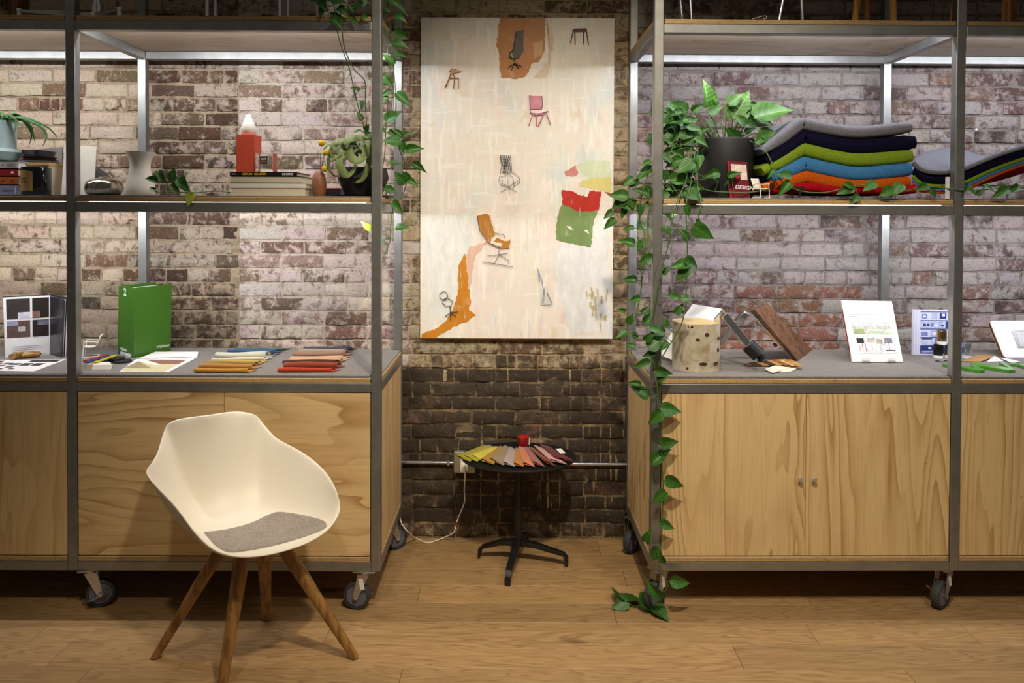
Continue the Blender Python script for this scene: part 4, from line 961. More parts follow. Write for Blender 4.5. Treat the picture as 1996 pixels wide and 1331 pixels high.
part('leaf_heart', MB().lathe([(.001, 0), (.03, .004), (.036, .02), (.02, .04), (0, .046)], pY(706, 300, 3.14), 14), AIR, ap, smooth=True)
a, b = fbox(634, 664, 366.5, 3.3, .1, Z2)
bk = root('book', ((a[0] + b[0]) / 2, 3.35, Z2), 'thin dark book with red top edge behind the brown egg vase', 'book')
part('cover', MB().box2((a[0], 3.3, Z2), (b[0], 3.4, b[2] - .004)), BLACKP, bk); part('spine_band', MB().box2((a[0], 3.299, b[2] - .004), (b[0], 3.4, b[2])), plain('red_tape2', (178, 28, 30), .5), bk)
# ---- top shelves: star base, stools and chairs whose legs show
def stool(feet, seat_z, mat_, seat_mat, label, r, cat='stool', square=False):
    """feet: list of (px, Y, px at top of frame); legs rise from the upper deck to a seat"""
    rt = root('stool', pY(feet[0][0], 30, feet[0][1]), label, cat); tops = []
    rt.location.z = Z1; WM[rt] = Matrix.Translation(rt.location)
    for (x, Y, xt) in feet:
        a = pY(x, 30, Y); a.z = Z1; t0 = pY(xt, 0, Y); d = (t0.x - a.x) / max(.02, t0.z - a.z); tp = Vector((a.x + d * (seat_z - Z1), Y, seat_z)); tops.append(tp)
        if square:
            mb = MB().tube([a, tp], [r, r * 1.25], 4); 
        else: mb = MB().tube([a, tp], r, 12)
        part('leg', mb, mat_, rt, smooth=None if square else 40)
    cx = sum(p.x for p in tops) / len(tops); cy2 = sum(p.y for p in tops) / len(tops); hw = max(abs(p.x - cx) for p in tops) + .03; hd = max(abs(p.y - cy2) for p in tops) + .03
    part('seat', MB().box2((cx - hw, cy2 - hd, seat_z), (cx + hw, cy2 + hd, seat_z + .03)), seat_mat, rt, bevel=.01)
OAKS = wood('honey_oak', (206, 152, 78), (150, 98, 40), 'z', .45)
BROWNW = wood('brown_wood', (128, 78, 40), (84, 46, 20), 'z', .45)
stool([(27, 3.05, 33), (-120, 3.05, -126), (18, 3.38, 24), (-110, 3.38, -115)], 2.82, BROWNW, BROWNW, 'brown wooden stool leg standing on the top shelf at the far left', .012)
stool([(546, 3.08, 546), (420, 3.40, 420), (560, 3.40, 562), (404, 3.08, 404)], 2.80, CHROME, BLACKP, 'chrome tube stool leg on the top shelf left of the white planter', .0085)
stool([(1331, 3.10, 1326), (1518, 3.02, 1526), (1565, 3.14, 1562), (1350, 3.42, 1346)], 2.82, CHROME, BLACKP, 'chrome-legged chair on the top shelf above the black planter', .0075, 'chair')
stool([(1666, 3.10, 1671), (1742, 3.08, 1740), (1856, 3.16, 1862), (1690, 3.42, 1690)], 2.82, OAKS, OAKS, 'honey oak stool on the top shelf above the cushions', .0135, 'stool', True)
stool([(1960, 3.08, 1962), (2060, 3.08, 2058), (1975, 3.4, 1976), (2050, 3.4, 2050)], 2.82, OAKS, OAKS, 'honey oak stool on the top shelf at the far right', .0155, 'stool', True)
sb = root('star_base', pY(190, 20, 3.2), 'polished aluminium star foot lying on the top shelf at left', 'chair base'); sb.location.z = Z1; WM[sb] = Matrix.Translation(sb.location)
hub = pY(190, 10, 3.2); hub.z = Z1 + .055
part('hub', MB().lathe([(.03, -.03), (.034, -.012), (.034, .012), (.022, .016), (.022, .05), (.016, .052), (.016, .08), (0, .08)], hub, 24), CHROME, sb, smooth=40)
for (gx, gY) in ((38, 3.05), (233, 3.02), (285, 3.32), (120, 3.46)):
    g = pY(gx, 20, gY); g.z = Z1; d = (g - hub); d.z = 0; L = d.length; d.normalize(); n = Vector((-d.y, d.x, 0)); mb = MB()
    for (t_, wdt, zt_, zb_) in ((.02, .02, .012, -.028), (.5, .016, .004, -.022), (1, .010, -.012, -.026)):
        cc = hub + d * (L * t_)
        for s_, z in ((-1, zb_), (1, zb_), (1, zt_), (-1, zt_)): mb.v.append(cc + n * (s_ * wdt) + Vector((0, 0, z)))
    for i in range(2):
        for j in range(4): mb.f.append([i * 4 + j, i * 4 + (j + 1) % 4, (i + 1) * 4 + (j + 1) % 4, (i + 1) * 4 + j]); mb.m.append(0)
    mb.f += [[3, 2, 1, 0], [8, 9, 10, 11]]; mb.m += [0, 0]
    ar = part('arm', mb, ALU, sb, bevel=.004)
    part('glide', MB().lathe([(.0145, 0), (.016, .004), (.0135, .01), (.0105, .013), (.0105, .034), (.012, .036), (.012, .046), (0, .047)], g, 20), CHROME, ar, smooth=40)
lp = smoothpath([pY(1466, 37.5, 2.985), pY(1480, 33, 2.985), pY(1492, 31, 2.985), pY(1494, 35, 2.985), pY(1488, 38, 2.985)], 5)
for p in lp: p.z = max(p.z, Z1 + .002)
thing('strap_loop', MB().tube(lp, .0021, 8, flat=.5), WHITEP, 'small white strap loop on the top shelf edge above the black planter', 'strap', smooth=True)
# ================================================================== right shelf: planter, cushions
PB = pY(1414, 377, 3.19); PB.z = Z2; PR = m_(54, 3.19); PT = zy(272, 3.19, 1414) - Z2
CU = [('grey', (128, 128, 138)), ('navy', (20, 17, 46)), ('lime green', (134, 162, 44)), ('sky blue', (70, 132, 190)), ('orange', (204, 92, 16)), ('red', (176, 16, 30))]
def mesh_fab(nm, rgb):
    if 'knit_' + nm in _mc: return _mc['knit_' + nm]
    t = NT('knit_' + nm); c = srgb(*rgb)[:3]
    vo = t.node('ShaderNodeTexVoronoi'); vo.inputs['Scale'].default_value = 330; t.link(t.coord('Object'), vo.inputs['Vector'])
    col = t.ramp(vo.outputs['Distance'], [(0.1, tuple(x * 1.12 for x in c)), (0.6, tuple(x * .62 for x in c))])
    t.base(col); t.set(rough=.95, spec=.1); t.bump(vo.outputs['Distance'], .35, .001); _mc['knit_' + nm] = t.m; return t.m
CS = [((1488, 295), (1567, 240), (1680, 257), (1778, 247), 21), ((1497, 316), (1570, 266), (1680, 285), (1787, 276), 26), ((1489, 334), (1568, 289), (1680, 311), (1781, 303), 24), ((1506, 347), (1571, 318), (1680, 338), (1779, 329), 25), ((1490, 367), (1573, 343), (1680, 361.5), (1776, 354), 22), ((1508, 371), (1578, 362), (1680, 369), (1788, 369), 17)]
for i, ((nm, rgb), (tip, kink, mid, rt_, th)) in enumerate(zip(CU, CS)):
    Y = 3.03; cl = smoothpath([pY(*tip, Y), pY((tip[0] + kink[0]) / 2, (tip[1] + kink[1]) / 2 + 1, Y), pY(kink[0] - 4, kink[1] + 2, Y), pY(kink[0] + 6, kink[1] + 2, Y), pY((kink[0] + mid[0]) / 2, (kink[1] + mid[1]) / 2 + 3, Y), pY(*mid, Y), pY(*rt_, Y)], 4)
    hh = m_(th, Y) / 2 * 1.18; n_ = len(cl); up_, dn_ = [], []
    for j, p in enumerate(cl):
        t_ = (cl[min(j + 1, n_ - 1)] - cl[max(j - 1, 0)]).normalized(); nn = Vector((-t_.z, 0, t_.x)); f_ = j / (n_ - 1)
        e = hh * min(1, .55 + f_ * 3) * (1 if f_ < .97 else .8); lo_ = p - nn * e; up_.append(p + nn * e); lo_.z = max(lo_.z, Z2 + .0006 + .0004 * (5 - i)); dn_.append(lo_)
    poly = dn_ + up_[::-1]
    mb = MB(); D_ = .36; slices = [(0, .42), (.006, .78), (.018, .97), (.035, 1), (D_ - .035, 1), (D_ - .012, .9), (D_, .45)]
    m2 = len(poly)
    for (dy, sc_) in slices:
        for j in range(m2):
            jj = j if j < n_ else 2 * n_ - 1 - j; c0 = (up_[jj] + dn_[jj]) / 2; q = c0 + (poly[j] - c0) * sc_
            mb.v.append(Vector((q.x, q.y + dy, q.z)))
    for s_ in range(len(slices) - 1):
        for j in range(m2): mb.f.append([s_ * m2 + j, s_ * m2 + (j + 1) % m2, (s_ + 1) * m2 + (j + 1) % m2, (s_ + 1) * m2 + j]); mb.m.append(0)
    for s_ in (0, len(slices) - 1):
        for j in range(n_ - 1):
            f_ = [s_ * m2 + j, s_ * m2 + j + 1, s_ * m2 + 2 * n_ - 2 - j, s_ * m2 + 2 * n_ - 1 - j]; mb.f.append(f_[::-1] if s_ == 0 else f_); mb.m.append(0)
    thing('seat_cushion', mb, mesh_fab(nm, rgb), nm + ' folded seat cushion in the tall stack beside the black planter', 'cushion', 'tall stack of folded cushions', smooth=55)
FC = [(1779, 316), (1792, 329), (1815, 336), (1850, 336), (1880, 329), (1910, 316), (1950, 300), (2010, 282), (2070, 268)]
RC = [(1783, 306), (1800, 297), (1825, 290), (1856, 285), (1880, 291), (1915, 303), (1955, 300), (2010, 284), (2070, 268)]
offs = [0, 15, 27, 35, 41, 45]; ths = [10, 14, 8, 7, 6, 5]
for i, (nm, rgb) in enumerate(CU):
    fc = smoothpath([pY(x, min(y + offs[i] * (1 - .25 * max(0, (x - 1880) / 190)), 375), 3.04) for x, y in FC], 4); rc = smoothpath([pY(x, y + offs[i] + 4, 3.42) for x, y in RC], 4)
    th = m_(ths[i], 3.04)
    def top(u, v, fc=fc, rc=rc):
        j = int(round(u * (len(fc) - 1))); p = fc[j].lerp(rc[j], v); p.z -= .010 * math.sin(PI * v); p.z = max(p.z, Z2 + .003 + .0012 * (5 - i)); return p
    mb = MB().grid(top, len(fc), 9)
    ob = thing('seat_cushion', mb, mesh_fab(nm, rgb), nm + ' curved seat cushion in the low sloping stack at the far right', 'cushion', 'low stack of curved cushions', smooth=True)
    md = ob.modifiers.new('solid', 'SOLIDIFY'); md.thickness = th * .9; md.offset = 0.9 if i == 5 else 0.0
    md = ob.modifiers.new('bevel', 'BEVEL'); md.width = th * .3; md.segments = 2; md.limit_method = 'ANGLE'
# maroon book, model chairs, small bits
q = [pY(1417, 313, 3.06), pY(1456, 316, 3.03), pY(1462, 378, 3.03), pY(1423, 378, 3.06)]; q[2].z = q[3].z = Z2 + .0004
db = root('book', (q[2] + q[3]) / 2, 'small maroon design book propped against the black planter', 'book')
quad3('cover', q[::-1], .006, plain('maroon_cover', (112, 24, 44), .4), db, nrm=(.05, 1, 0)); print_on(q, [(.18, .08, .95, .50, (232, 216, 204), 'pale sculptural shape'), (.22, .30, .62, .50, (150, 40, 56)), (.02, 0, .10, 1, (172, 20, 36))], db, .0003)
text_on(q, .30, .74, 'DESIGN', .021, (240, 236, 232), db, bold=True); text_on(q, .36, .86, '1 0 1', .009, (200, 160, 160), db)
def model_chair(name, base, s, rz, label, wide=True):
    """little white cantilever armchair model"""
    rt = root(name, base, label, 'model chair', rz=rz); M = Matrix.Translation(base) @ Matrix.Rotation(rz, 4, 'Z') @ Matrix.Scale(s, 4); W_ = WHITEP
    f = lambda mb: MB().add([M @ p for p in mb.v], mb.f)
    fr = MB()
    for sx in (-.27, .27): fr.tube(smoothpath([(sx, .27, .02), (sx, -.25, .02), (sx, -.27, .04), (sx, -.22, .62), (sx, -.18, .66), (sx, .18, .64), (sx, .24, .60)], 4), .022, 6)
    fr.tube([(-.27, .27, .02), (.27, .27, .02)], .022, 6); part('frame', f(fr), W_, rt, smooth=40)
    part('seat', f(MB().grid(lambda u, v: (-.24 + .48 * u, -.24 + .46 * v, .44 - .03 * math.sin(PI * v)), 5, 7)), W_, rt, smooth=True, solid=.012 * s * 3)
    part('backrest', f(MB().grid(lambda u, v: (-.24 + .48 * u, .20 + .20 * v + .03 * math.sin(PI * u), .44 + .48 * v), 5, 7)), W_, rt, smooth=True, solid=.012 * s * 3)
    return rt
def mini(px, py, Y, z): p = pY(px, py, Y); p.z = z; return p
model_chair('model_chair', mini(1483, 378, 3.03, Z2), .088, .45, 'miniature white model chair in front of the black planter')
thing('card', MB().box2((pY(1849, 0, 3.0).x, 2.99, Z2), (pY(1853, 0, 3.0).x, 3.005, zy(345, 3.0, 1850))), PAPER, 'white card standing on edge in front of the sloping cushions', 'card')
ph = root('phone_stand', mini(1553, 378, 3.01, Z2), 'small black clip stand in front of the cushion stack', 'stand'); a = pY(1540, 366, 3.0); b = pY(1568, 363, 3.0)
part('top_bar', MB().box2((a.x, 3.0, a.z - .004), (b.x, 3.02, b.z)), BLACKP, ph); part('leg', MB().tube(smoothpath([Vector((a.x + .01, 3.01, a.z - .003)), Vector((a.x + .014, 3.01, Z2 + .003)), Vector((b.x - .018, 3.01, Z2 + .003)), Vector((b.x - .012, 3.01, a.z - .003))], 4), .003, 8), BLACKP, ph)
sc = pY(1897, 254, 3.64); scw = root('wall_screw', sc, 'pale screw sticking out of the brick wall above the sloping cushions', 'screw')
part('shank', MB().tube([Vector((sc.x, 3.648, sc.z)), Vector((sc.x + .004, 3.625, sc.z + .002))], .0032, 8), ZINC, scw); part('head', MB().lathe([(.006, 0), (.006, .003), (.003, .0055), (0, .006)], Vector((sc.x + .004, 3.625, sc.z + .002)), 12, M=Matrix.Rotation(PI / 2, 3, 'X')), WHITEP, scw)
# ================================================================== left counter
# open catalogue standing on edge
bl, fo, ri = pZ(10, 697, Z3), pZ(98, 690, Z3), pZ(121, 697, Z3)
def up(p, px, py): return Vector((pY(px, py, p.y).x, p.y, pY(px, py, p.y).z))
cat_ = root('catalogue', (bl + ri) / 2, 'open dark photo catalogue standing upright at the far left counter', 'catalogue')
tl, tf, tr = up(bl, 6, 580), up(fo, 98, 575.5), up(ri, 126, 583)
NAVY = plain('navy_cover', (34, 38, 60), .45)
def sheet(name, a, b, c, d, mat_, th=.0012, off=0.0, inset=0.0):
    n = (b - a).cross(d - a).normalized(); n = -n if n.y > 0 else n
    return part(name, MB().prism([p + n * off for p in (a, b, c, d)], n * th), mat_, cat_)
sheet('back_cover', tl + Vector((-.004, .004, .004)), tf + Vector((0, .004, .003)), fo + Vector((0, .004, 0)), bl + Vector((-.004, .004, 0)), NAVY)
sheet('page', tl, tf, fo, bl, PAPER, .0022, .0012)
q = [tl, tf, fo, bl]
print_on(q, [(.06, .03, .56, .37, (58, 50, 46), 'dark photo'), (.30, .26, .56, .37, (204, 202, 212)), (.61, .03, .97, .37, (40, 32, 28), 'dark photo'), (.61, .25, .78, .36, (136, 100, 84)), (.06, .40, .56, .68, (92, 72, 62), 'photo of a hand'), (.06, .40, .30, .48, (150, 150, 182)), (.30, .50, .46, .58, (190, 186, 182)), (.61, .40, .97, .68, (36, 28, 24), 'dark photo'), (.72, .41, .97, .49, (110, 112, 122)), (.18, .83, .80, .835, (120, 116, 112)), (.16, .86, .82, .865, (120, 116, 112)), (.16, .89, .70, .895, (120, 116, 112)), (.16, .92, .62, .925, (120, 116, 112))], cat_, .0036)
sheet('page_block', tf, tr, ri, fo, plain('dark_glossy_page', (44, 42, 46), .2), .002, .001)
for k_ in range(4):
    t0 = .35 + .16 * k_; a_ = tf.lerp(tr, t0); c_ = fo.lerp(ri, t0)
    sheet('loose_page', a_ + Vector((0, 0, -.003)), tr + Vector((.002 * k_, .006 * k_ + .003, -.002)), ri + Vector((.002 * k_, .006 * k_ + .003, 0)), c_, PAPER if k_ % 2 else plain('dark_glossy_page', (44, 42, 46)), .0008, .002)
sheet('front_cover', tf + Vector((.002, .004, .002)), tr + Vector((.014, .03, .002)), ri + Vector((.014, .03, 0)), fo + Vector((.002, .004, 0)), NAVY)
# wooden tool
a, b, c, d = pZ(21, 703, Z3), pZ(44, 698, Z3), pZ(46, 699, Z3), pZ(77, 696, Z3)
wt = root('wooden_tool', (a + d) / 2, 'small brown wooden tool with two turned pieces before the catalogue', 'tool')
TURN = wood('turned_wood', (158, 116, 54), (104, 70, 26), 'x', .4)
r1, r2 = .0145, .0125
part('head', MB().tube([a + Vector((0, 0, r1)), a.lerp(b, .2) + Vector((0, 0, r1 * 1.08)), b + Vector((0, 0, r1 * 1.2))], [r1 * .9, r1, r1 * .95], 16), TURN, wt, smooth=40)
part('handle', MB().tube([c + Vector((-.02, 0, r2)), c + Vector((0, 0, r2 * 1.05)), c.lerp(d, .5) + Vector((0, 0, r2 * 1.2)), d + Vector((0, 0, r2 * 1.1)), d + Vector((.004, 0, r2))], [r2 * .7, r2 * .9, r2 * 1.12, r2, r2 * .6], 16), TURN, wt, smooth=50)
part('pin', MB().tube([d + Vector((.004, 0, r2)), d + Vector((.032, .006, r2 * 1.3))], .0012, 6), ZINC, wt)
part('ferrule', MB().tube([b.lerp(c, .3) + Vector((-.012, 0, r1)), b.lerp(c, .3) + Vector((-.004, 0, r1))], r1 * 1.02, 14), ALU, wt)
# flat swatch card
q = [pZ(-70, 703, Z3), pZ(129, 701, Z3), pZ(66, 724.5, Z3), pZ(-110, 722, Z3)]
fc_ = root('swatch_card', (q[2] + q[3]) / 2, 'white sample card with rows of dark chips lying flat at far left', 'card')
part('sheet', MB().prism(q[::-1], (0, 0, .0018)), PAPER, fc_)
rr_ = random.Random(4)
def flat_print(q, rects, parent, z):
    for i, r in enumerate(rects):
        pts = [bil(q, r[0], r[1]), bil(q, r[2], r[1]), bil(q, r[2], r[3]), bil(q, r[0], r[3])]
        for p in pts: p.z = z + .0001 * (i % 5)
        part('printed_picture', MB().prism(pts[::-1], (0, 0, .0003)), plain('print_%d_%d_%d' % tuple(r[4]), r[4], .45, var=.25, nscale=60), parent)
ch_ = [(.68, .04, .97, .22, (56, 38, 34)), (.28, .10, .42, .26, (70, 50, 36)), (.48, .30, .56, .44, (70, 66, 90)), (.56, .34, .66, .5, (60, 60, 74)), (.68, .34, .78, .56, (44, 42, 50)), (.80, .34, .90, .56, (44, 36, 40)), (.46, .5, .54, .62, (96, 76, 60)), (.58, .6, .66, .72, (74, 70, 80)), (.40, .30, .46, .4, (120, 92, 66)), (.40, .72, .47, .82, (80, 60, 50)), (.54, .78, .6, .88, (66, 60, 64)), (.66, .78, .72, .86, (70, 52, 46))]
flat_print(q, ch_, fc_, Z3 + .0019)
# model chair, pens, discs, eraser block
model_chair('model_chair', pZ(168, 697, Z3) + Vector((.006, .03, 0)), .108, -PI / 2 + .35, 'miniature white cantilever armchair on the counter beside the green binder')
def z3z(x, y, h=0): return pZ(140 + x / 7.677, 640 + y / 7.677, Z3 + h)
for nm, rgb, a, b in (('red', (168, 36, 24), (188, 500), (520, 408)), ('blue', (34, 52, 120), (208, 520), (545, 428)), ('yellow', (186, 176, 22), (336, 522), (650, 418))):
    A, B = z3z(*a, .022), z3z(*b, .022); d = (B - A).normalized(); n = Vector((-d.y, d.x, 0)).normalized() * .0075
    thing('colour_chip', MB().prism([A - n, A + n, B + n, B - n], (0, 0, .006)), plain('chip_' + nm, rgb, .4), nm + ' plastic colour chip fanned on the black discs', 'colour chip', 'fanned colour chips', bevel=.0012)
bd = root('sample_disc', z3z(740, 540), 'black rubber sample discs under the coloured chips', 'samples')
c0 = z3z(760, 505)
for i, (dx, dy, dz, r) in enumerate(((0, 0, 0, .036), (-.034, .012, .009, .034), (-.075, .004, .001, .03), (-.11, -.010, 0, .028))):
    part('disc', MB().lathe([(r * .96, .0003), (r, .002), (r, .008), (r * .95, .0095), (0, .0095)], Vector((c0.x + dx, c0.y + dy, Z3 + dz)), 28), plain('black_rubber', (30, 30, 31), .7), bd, smooth=40)
A = [z3z(205, 620), z3z(585, 618), z3z(575, 575), z3z(225, 575)]
T_ = [z3z(218, 540, .012), z3z(570, 535, .012), z3z(560, 500, .012), z3z(240, 500, .012)]
er = root('sample_block', (A[0] + A[1]) / 2, 'small white moulded block with beige end in front of the black discs', 'sample')
mid_ = lambda L_, f_: (L_[0].lerp(L_[1], f_), L_[3].lerp(L_[2], f_))
zt_ = Z3 + .020
for nm, f0, f1, mt in (('beige_end', 0, .24, plain('beige_plastic', (176, 160, 124), .5)), ('white_body', .24, 1, WHITEP)):
    a0, a3 = mid_(A, f0); a1, a2 = mid_(A, f1); w0, w3 = mid_(A, f0 * .9 + .03); w1, w2 = mid_(A, f1 * .96)
    tops = [Vector((p.x, p.y + .006, zt_)) for p in (w0, w1)] + [Vector((p.x, p.y + .006, zt_)) for p in (w2, w3)]
    part(nm, MB().hexa([Vector((p.x, p.y, Z3 + .0003)) for p in (a0, a1, a2 + Vector((0, .02, 0)), a3 + Vector((0, .02, 0)))], tops), mt, er, bevel=.001)
# green ring binder
A, B, C = pZ(230, 690, Z3), pZ(260, 698, Z3), pZ(333, 683, Z3); D_ = A + (C - B)
HZ = pY(265, 561, B.y).z - Z3; lean = Vector((.006, 0, 0)); upv = Vector((0, 0, HZ)) + lean
gb = root('ring_binder', (A + C) / 2, 'large green ring binder numbered two standing on the left counter', 'binder')
GRN = plain('green_binder_board', (58, 106, 22), .42, var=.06)
nC = (C - B).cross(Vector((0, 0, 1))).normalized(); nS = (B - A).cross(Vector((0, 0, 1))).normalized()
def wallq(a, b, n, th, name, mat_=GRN, h0=0, h1=1): return part(name, MB().prism([a + upv * h0, b + upv * h0, b + upv * h1, a + upv * h1], -n * th), mat_, gb, bevel=.001, seg=1)
wallq(B, C, nC, .003, 'front_cover'); wallq(A, B, nS, .003, 'spine'); wallq(A + nC * 0, D_, nC, .003, 'back_cover')
pg = [A.lerp(B, .12).lerp(D_.lerp(C, .12), .10), A.lerp(B, .82).lerp(D_.lerp(C, .82), .10), A.lerp(B, .82).lerp(D_.lerp(C, .82), .93), A.lerp(B, .12).lerp(D_.lerp(C, .12), .93)]
part('pages', MB().prism([p + upv * .03 for p in pg], upv * .93), PAPER, gb)
qs = [A + upv, B + upv, B, A]; qc = [B + upv, C + upv, C, B]
text_on(qs, .32, .13, '2', .048, (240, 240, 236), gb, bold=True); text_on(qs, .14, .93, 'Wilkhahn', .0175, (232, 234, 226), gb); text_on(qc, .60, .93, 'Wilkhahn', .019, (228, 232, 222), gb)
print_on(qs, [(.16, .95, .86, .995, (226, 226, 236))], gb, .0004, 'spine_label'); text_on(qs, .3, .985, 'Book tec', .009, (60, 60, 90), gb)
# brochure lying flat
q = [z3z(960, 470), z3z(1880, 440), z3z(1440, 664), z3z(715, 655)]
br = root('brochure', (q[2] + q[3]) / 2, 'folded brochure with tan and brown shapes lying beside the green binder', 'brochure')
part('sheet', MB().prism([Vector((p.x, p.y, Z3 + .0003)) for p in q][::-1], (0, 0, .003)), PAPER, br)
q2 = [z3z(1250, 382), z3z(1890, 395), z3z(1880, 440), z3z(1000, 465)]
part('open_page', MB().prism([Vector((p.x, p.y, Z3 + .0034 + h)) for p, h in zip(q2, (.006, .010, .002, .0))][::-1], (0, 0, .0012)), PAPER, br)
def poly_print(pts, rgb, z, parent): part('printed_picture', MB().prism([Vector((p.x, p.y, z)) for p in pts][::-1], (0, 0, .0003)), plain('print_%d_%d_%d' % rgb, rgb, .5, var=.08), parent)
poly_print([z3z(760, 612), z3z(1000, 500), z3z(1240, 560), z3z(1600, 545), z3z(1400, 655), z3z(760, 650)], (214, 202, 160), Z3 + .0034, br)
poly_print([z3z(780, 605), z3z(1000, 505), z3z(1190, 607)], (160, 142, 112), Z3 + .0036, br)
poly_print([z3z(1100, 480), z3z(1720, 482), z3z(1600, 545), z3z(1340, 552)], (146, 108, 92), Z3 + .0036, br)
# rolled swatches on the counter
def z4(x, y, h=0): return pZ(370 + x / 6.048, 660 + y / 6.048, Z3 + h)
G1 = [('teal plaid', (84, 110, 102), (520, 145), (1100, 145), 10), ('denim blue', (62, 88, 136), (440, 180), (1005, 178), 16), ('slate', (78, 82, 92), (345, 208), (960, 212), 14), ('pale sage', (212, 210, 192), (292, 240), (890, 236), 28), ('ivory', (224, 214, 186), (250, 270), (870, 262), 14), ('straw yellow', (196, 166, 78), (222, 296), (815, 296), 12), ('olive', (152, 124, 56), (150, 322), (770, 322), 18), ('caramel leather', (186, 128, 66), (98, 368), (735, 368), 26), ('mustard boucle', (204, 144, 40), (45, 405), (680, 405), 19)]
G2 = [('charcoal', (72, 72, 80), (1335, 145), (1890, 142), 14), ('warm tan', (172, 152, 132), (1275, 186), (1830, 178), 20), ('mauve brown', (156, 122, 102), (1205, 228), (1835, 212), 24), ('pale peach', (226, 186, 150), (1185, 252), (1800, 248), 14), ('peach', (216, 168, 118), (1165, 275), (1780, 276), 14), ('dark chocolate', (84, 38, 24), (1090, 302), (1730, 300), 18), ('rust leather', (146, 62, 32), (1100, 358), (1740, 354), 28), ('burnt orange', (196, 62, 22), (1030, 402), (1680, 398), 20)]
for gi, G in enumerate((G1, G2)):
    for i, (nm, rgb, a, b, r) in enumerate(G):
        A, B = z4(*a), z4(*b); zz = Z3 + .0003 * (len(G) - i)
        hgt = 2 * r / 6.048 * A.y / FPX * 1.2; h_ = hgt
        sec = [(.055, .0006), (h_ * 1.2, .0006), (h_ * .35, .0006), (h_ * .08, h_ * .2), (0, h_ * .5), (h_ * .1, h_ * .8), (h_ * .38, h_), (h_ * .75, h_ * .9), (h_ * 1.05, h_ * .6), (h_ * 1.2, h_ * .35)]
        sec = [(p.x, p.y) for p in smoothpath([Vector((a_, b_, 0)) for a_, b_ in sec], 3)]
        def rollf(u, v, A=A, B=B, zz=zz, sec=sec, i=i):
            y_, z_ = sec[int(round(u * (len(sec) - 1)))]; p = A.lerp(B, v); s_ = 1 + .10 * math.sin(5 * v + i); return (p.x + y_ * .45, p.y + y_ * s_, zz + .0016 + z_ * s_)
        thing('fabric_swatch', MB().grid(rollf, len(sec), 10), fabric('roll_' + nm, tuple(int(v_ * .9) for v_ in rgb), 500, .22), nm + ' fabric swatch folded in the ' + ('blue-to-mustard' if gi == 0 else 'charcoal-to-orange') + ' row on the left counter', 'fabric swatch', 'swatch rows on the counter', smooth=True, solid=.0014)
# ================================================================== right counter
c = pZ(1357, 727, Z3); r = m_(47.5, 3.06); c = Vector((pY(1357, 700, c.y + r).x, c.y + r, Z3 + .0004)); hL = zy(626, c.y, 1357) - Z3
lg = root('birch_log', c, 'upright birch log section with pale cut top on the right counter', 'log')
bk_ = NT('birch_bark'); v = bk_.coord('Object'); n1 = bk_.noise(v, 16, 5, .65, .4); n2 = bk_.noise(bk_.coord('Object', (60, 60, 220)), 1.0, 3); n3 = bk_.noise(bk_.coord('Object', (14, 14, 40)), 1.0, 4)
col = bk_.ramp(n1, [(.3, srgb(208, 200, 184)), (.5, srgb(184, 172, 146)), (.68, srgb(150, 132, 98))]); col = bk_.mix(bk_.ramp(n3, [(.64, (0, 0, 0)), (.72, (.8, .8, .8))]), col, srgb(70, 56, 40)); col = bk_.mix(bk_.ramp(n2, [(.66, (0, 0, 0)), (.74, (.7, .7, .7))]), col, srgb(96, 82, 62))
bk_.base(col); bk_.set(rough=.85); bk_.bump(n1, .5, .004)
rl = random.Random(9); mb = MB()
def logf(u, v): 
    a = 2 * PI * u; rr = r * (1 + .02 * math.sin(3 * a + 1) + .012 * math.sin(5 * a)) * (1 - .012 * math.sin(PI * v)); return (c.x + rr * math.cos(a), c.y + rr * math.sin(a), c.z + hL * v)
part('bark', MB().grid(logf, 48, 8, closed_u=True), bk_.m, lg, smooth=True)
wt_ = NT('cut_birch'); vv = wt_.coord('Object'); gr = wt_.node('ShaderNodeTexWave', wave_type='RINGS', rings_direction='Z'); gr.inputs['Scale'].default_value = 30; gr.inputs['Distortion'].default_value = 2.0; wt_.link(vv, gr.inputs['Vector']); wt_.base(wt_.ramp(gr.outputs['Fac'], [(.2, srgb(168, 142, 96)), (.8, srgb(190, 170, 126))])); wt_.set(rough=.8)
part('cut_top', MB().grid(lambda u, v: (c.x + (Vector(logf(u, 1)).x - c.x) * v * .985, c.y + (Vector(logf(u, 1)).y - c.y) * v * .985, c.z + hL + .001 * (1 - v)), 48, 4, closed_u=True), wt_.m, lg)
for (kx, ky, w_, h_) in ((1348, 662, 4.5, 2.6), (1393, 659, 3.2, 2.8), (1359, 709, 8, 2.6), (1386, 708, 6.5, 2.6), (1335, 637, 6, 3), (1366, 652, 4.5, 3.2), (1331, 718, 3.5, 3), (1392, 682, 2.5, 4)):
    an = math.asin(max(-.98, min(.98, (kx - 1357) / 47.5))); p0 = Vector((c.x + r * math.sin(an), c.y - r * math.cos(an), zy(ky, c.y - r * math.cos(an), kx)))
    tx = Vector((math.cos(an), math.sin(an), 0)); nn = Vector((math.sin(an), -math.cos(an), 0)); k = 3.05 / FPX
    part('bark_knot', MB().prism([p0 + nn * .0022 + tx * (w_ * k * math.cos(2 * PI * j / 10)) + Vector((0, 0, h_ * k * math.sin(2 * PI * j / 10))) for j in range(10)], -nn * .008), plain('dark_knot', (66, 40, 30) if ky > 655 and ky != 718 else (112, 106, 92), .9), lg)
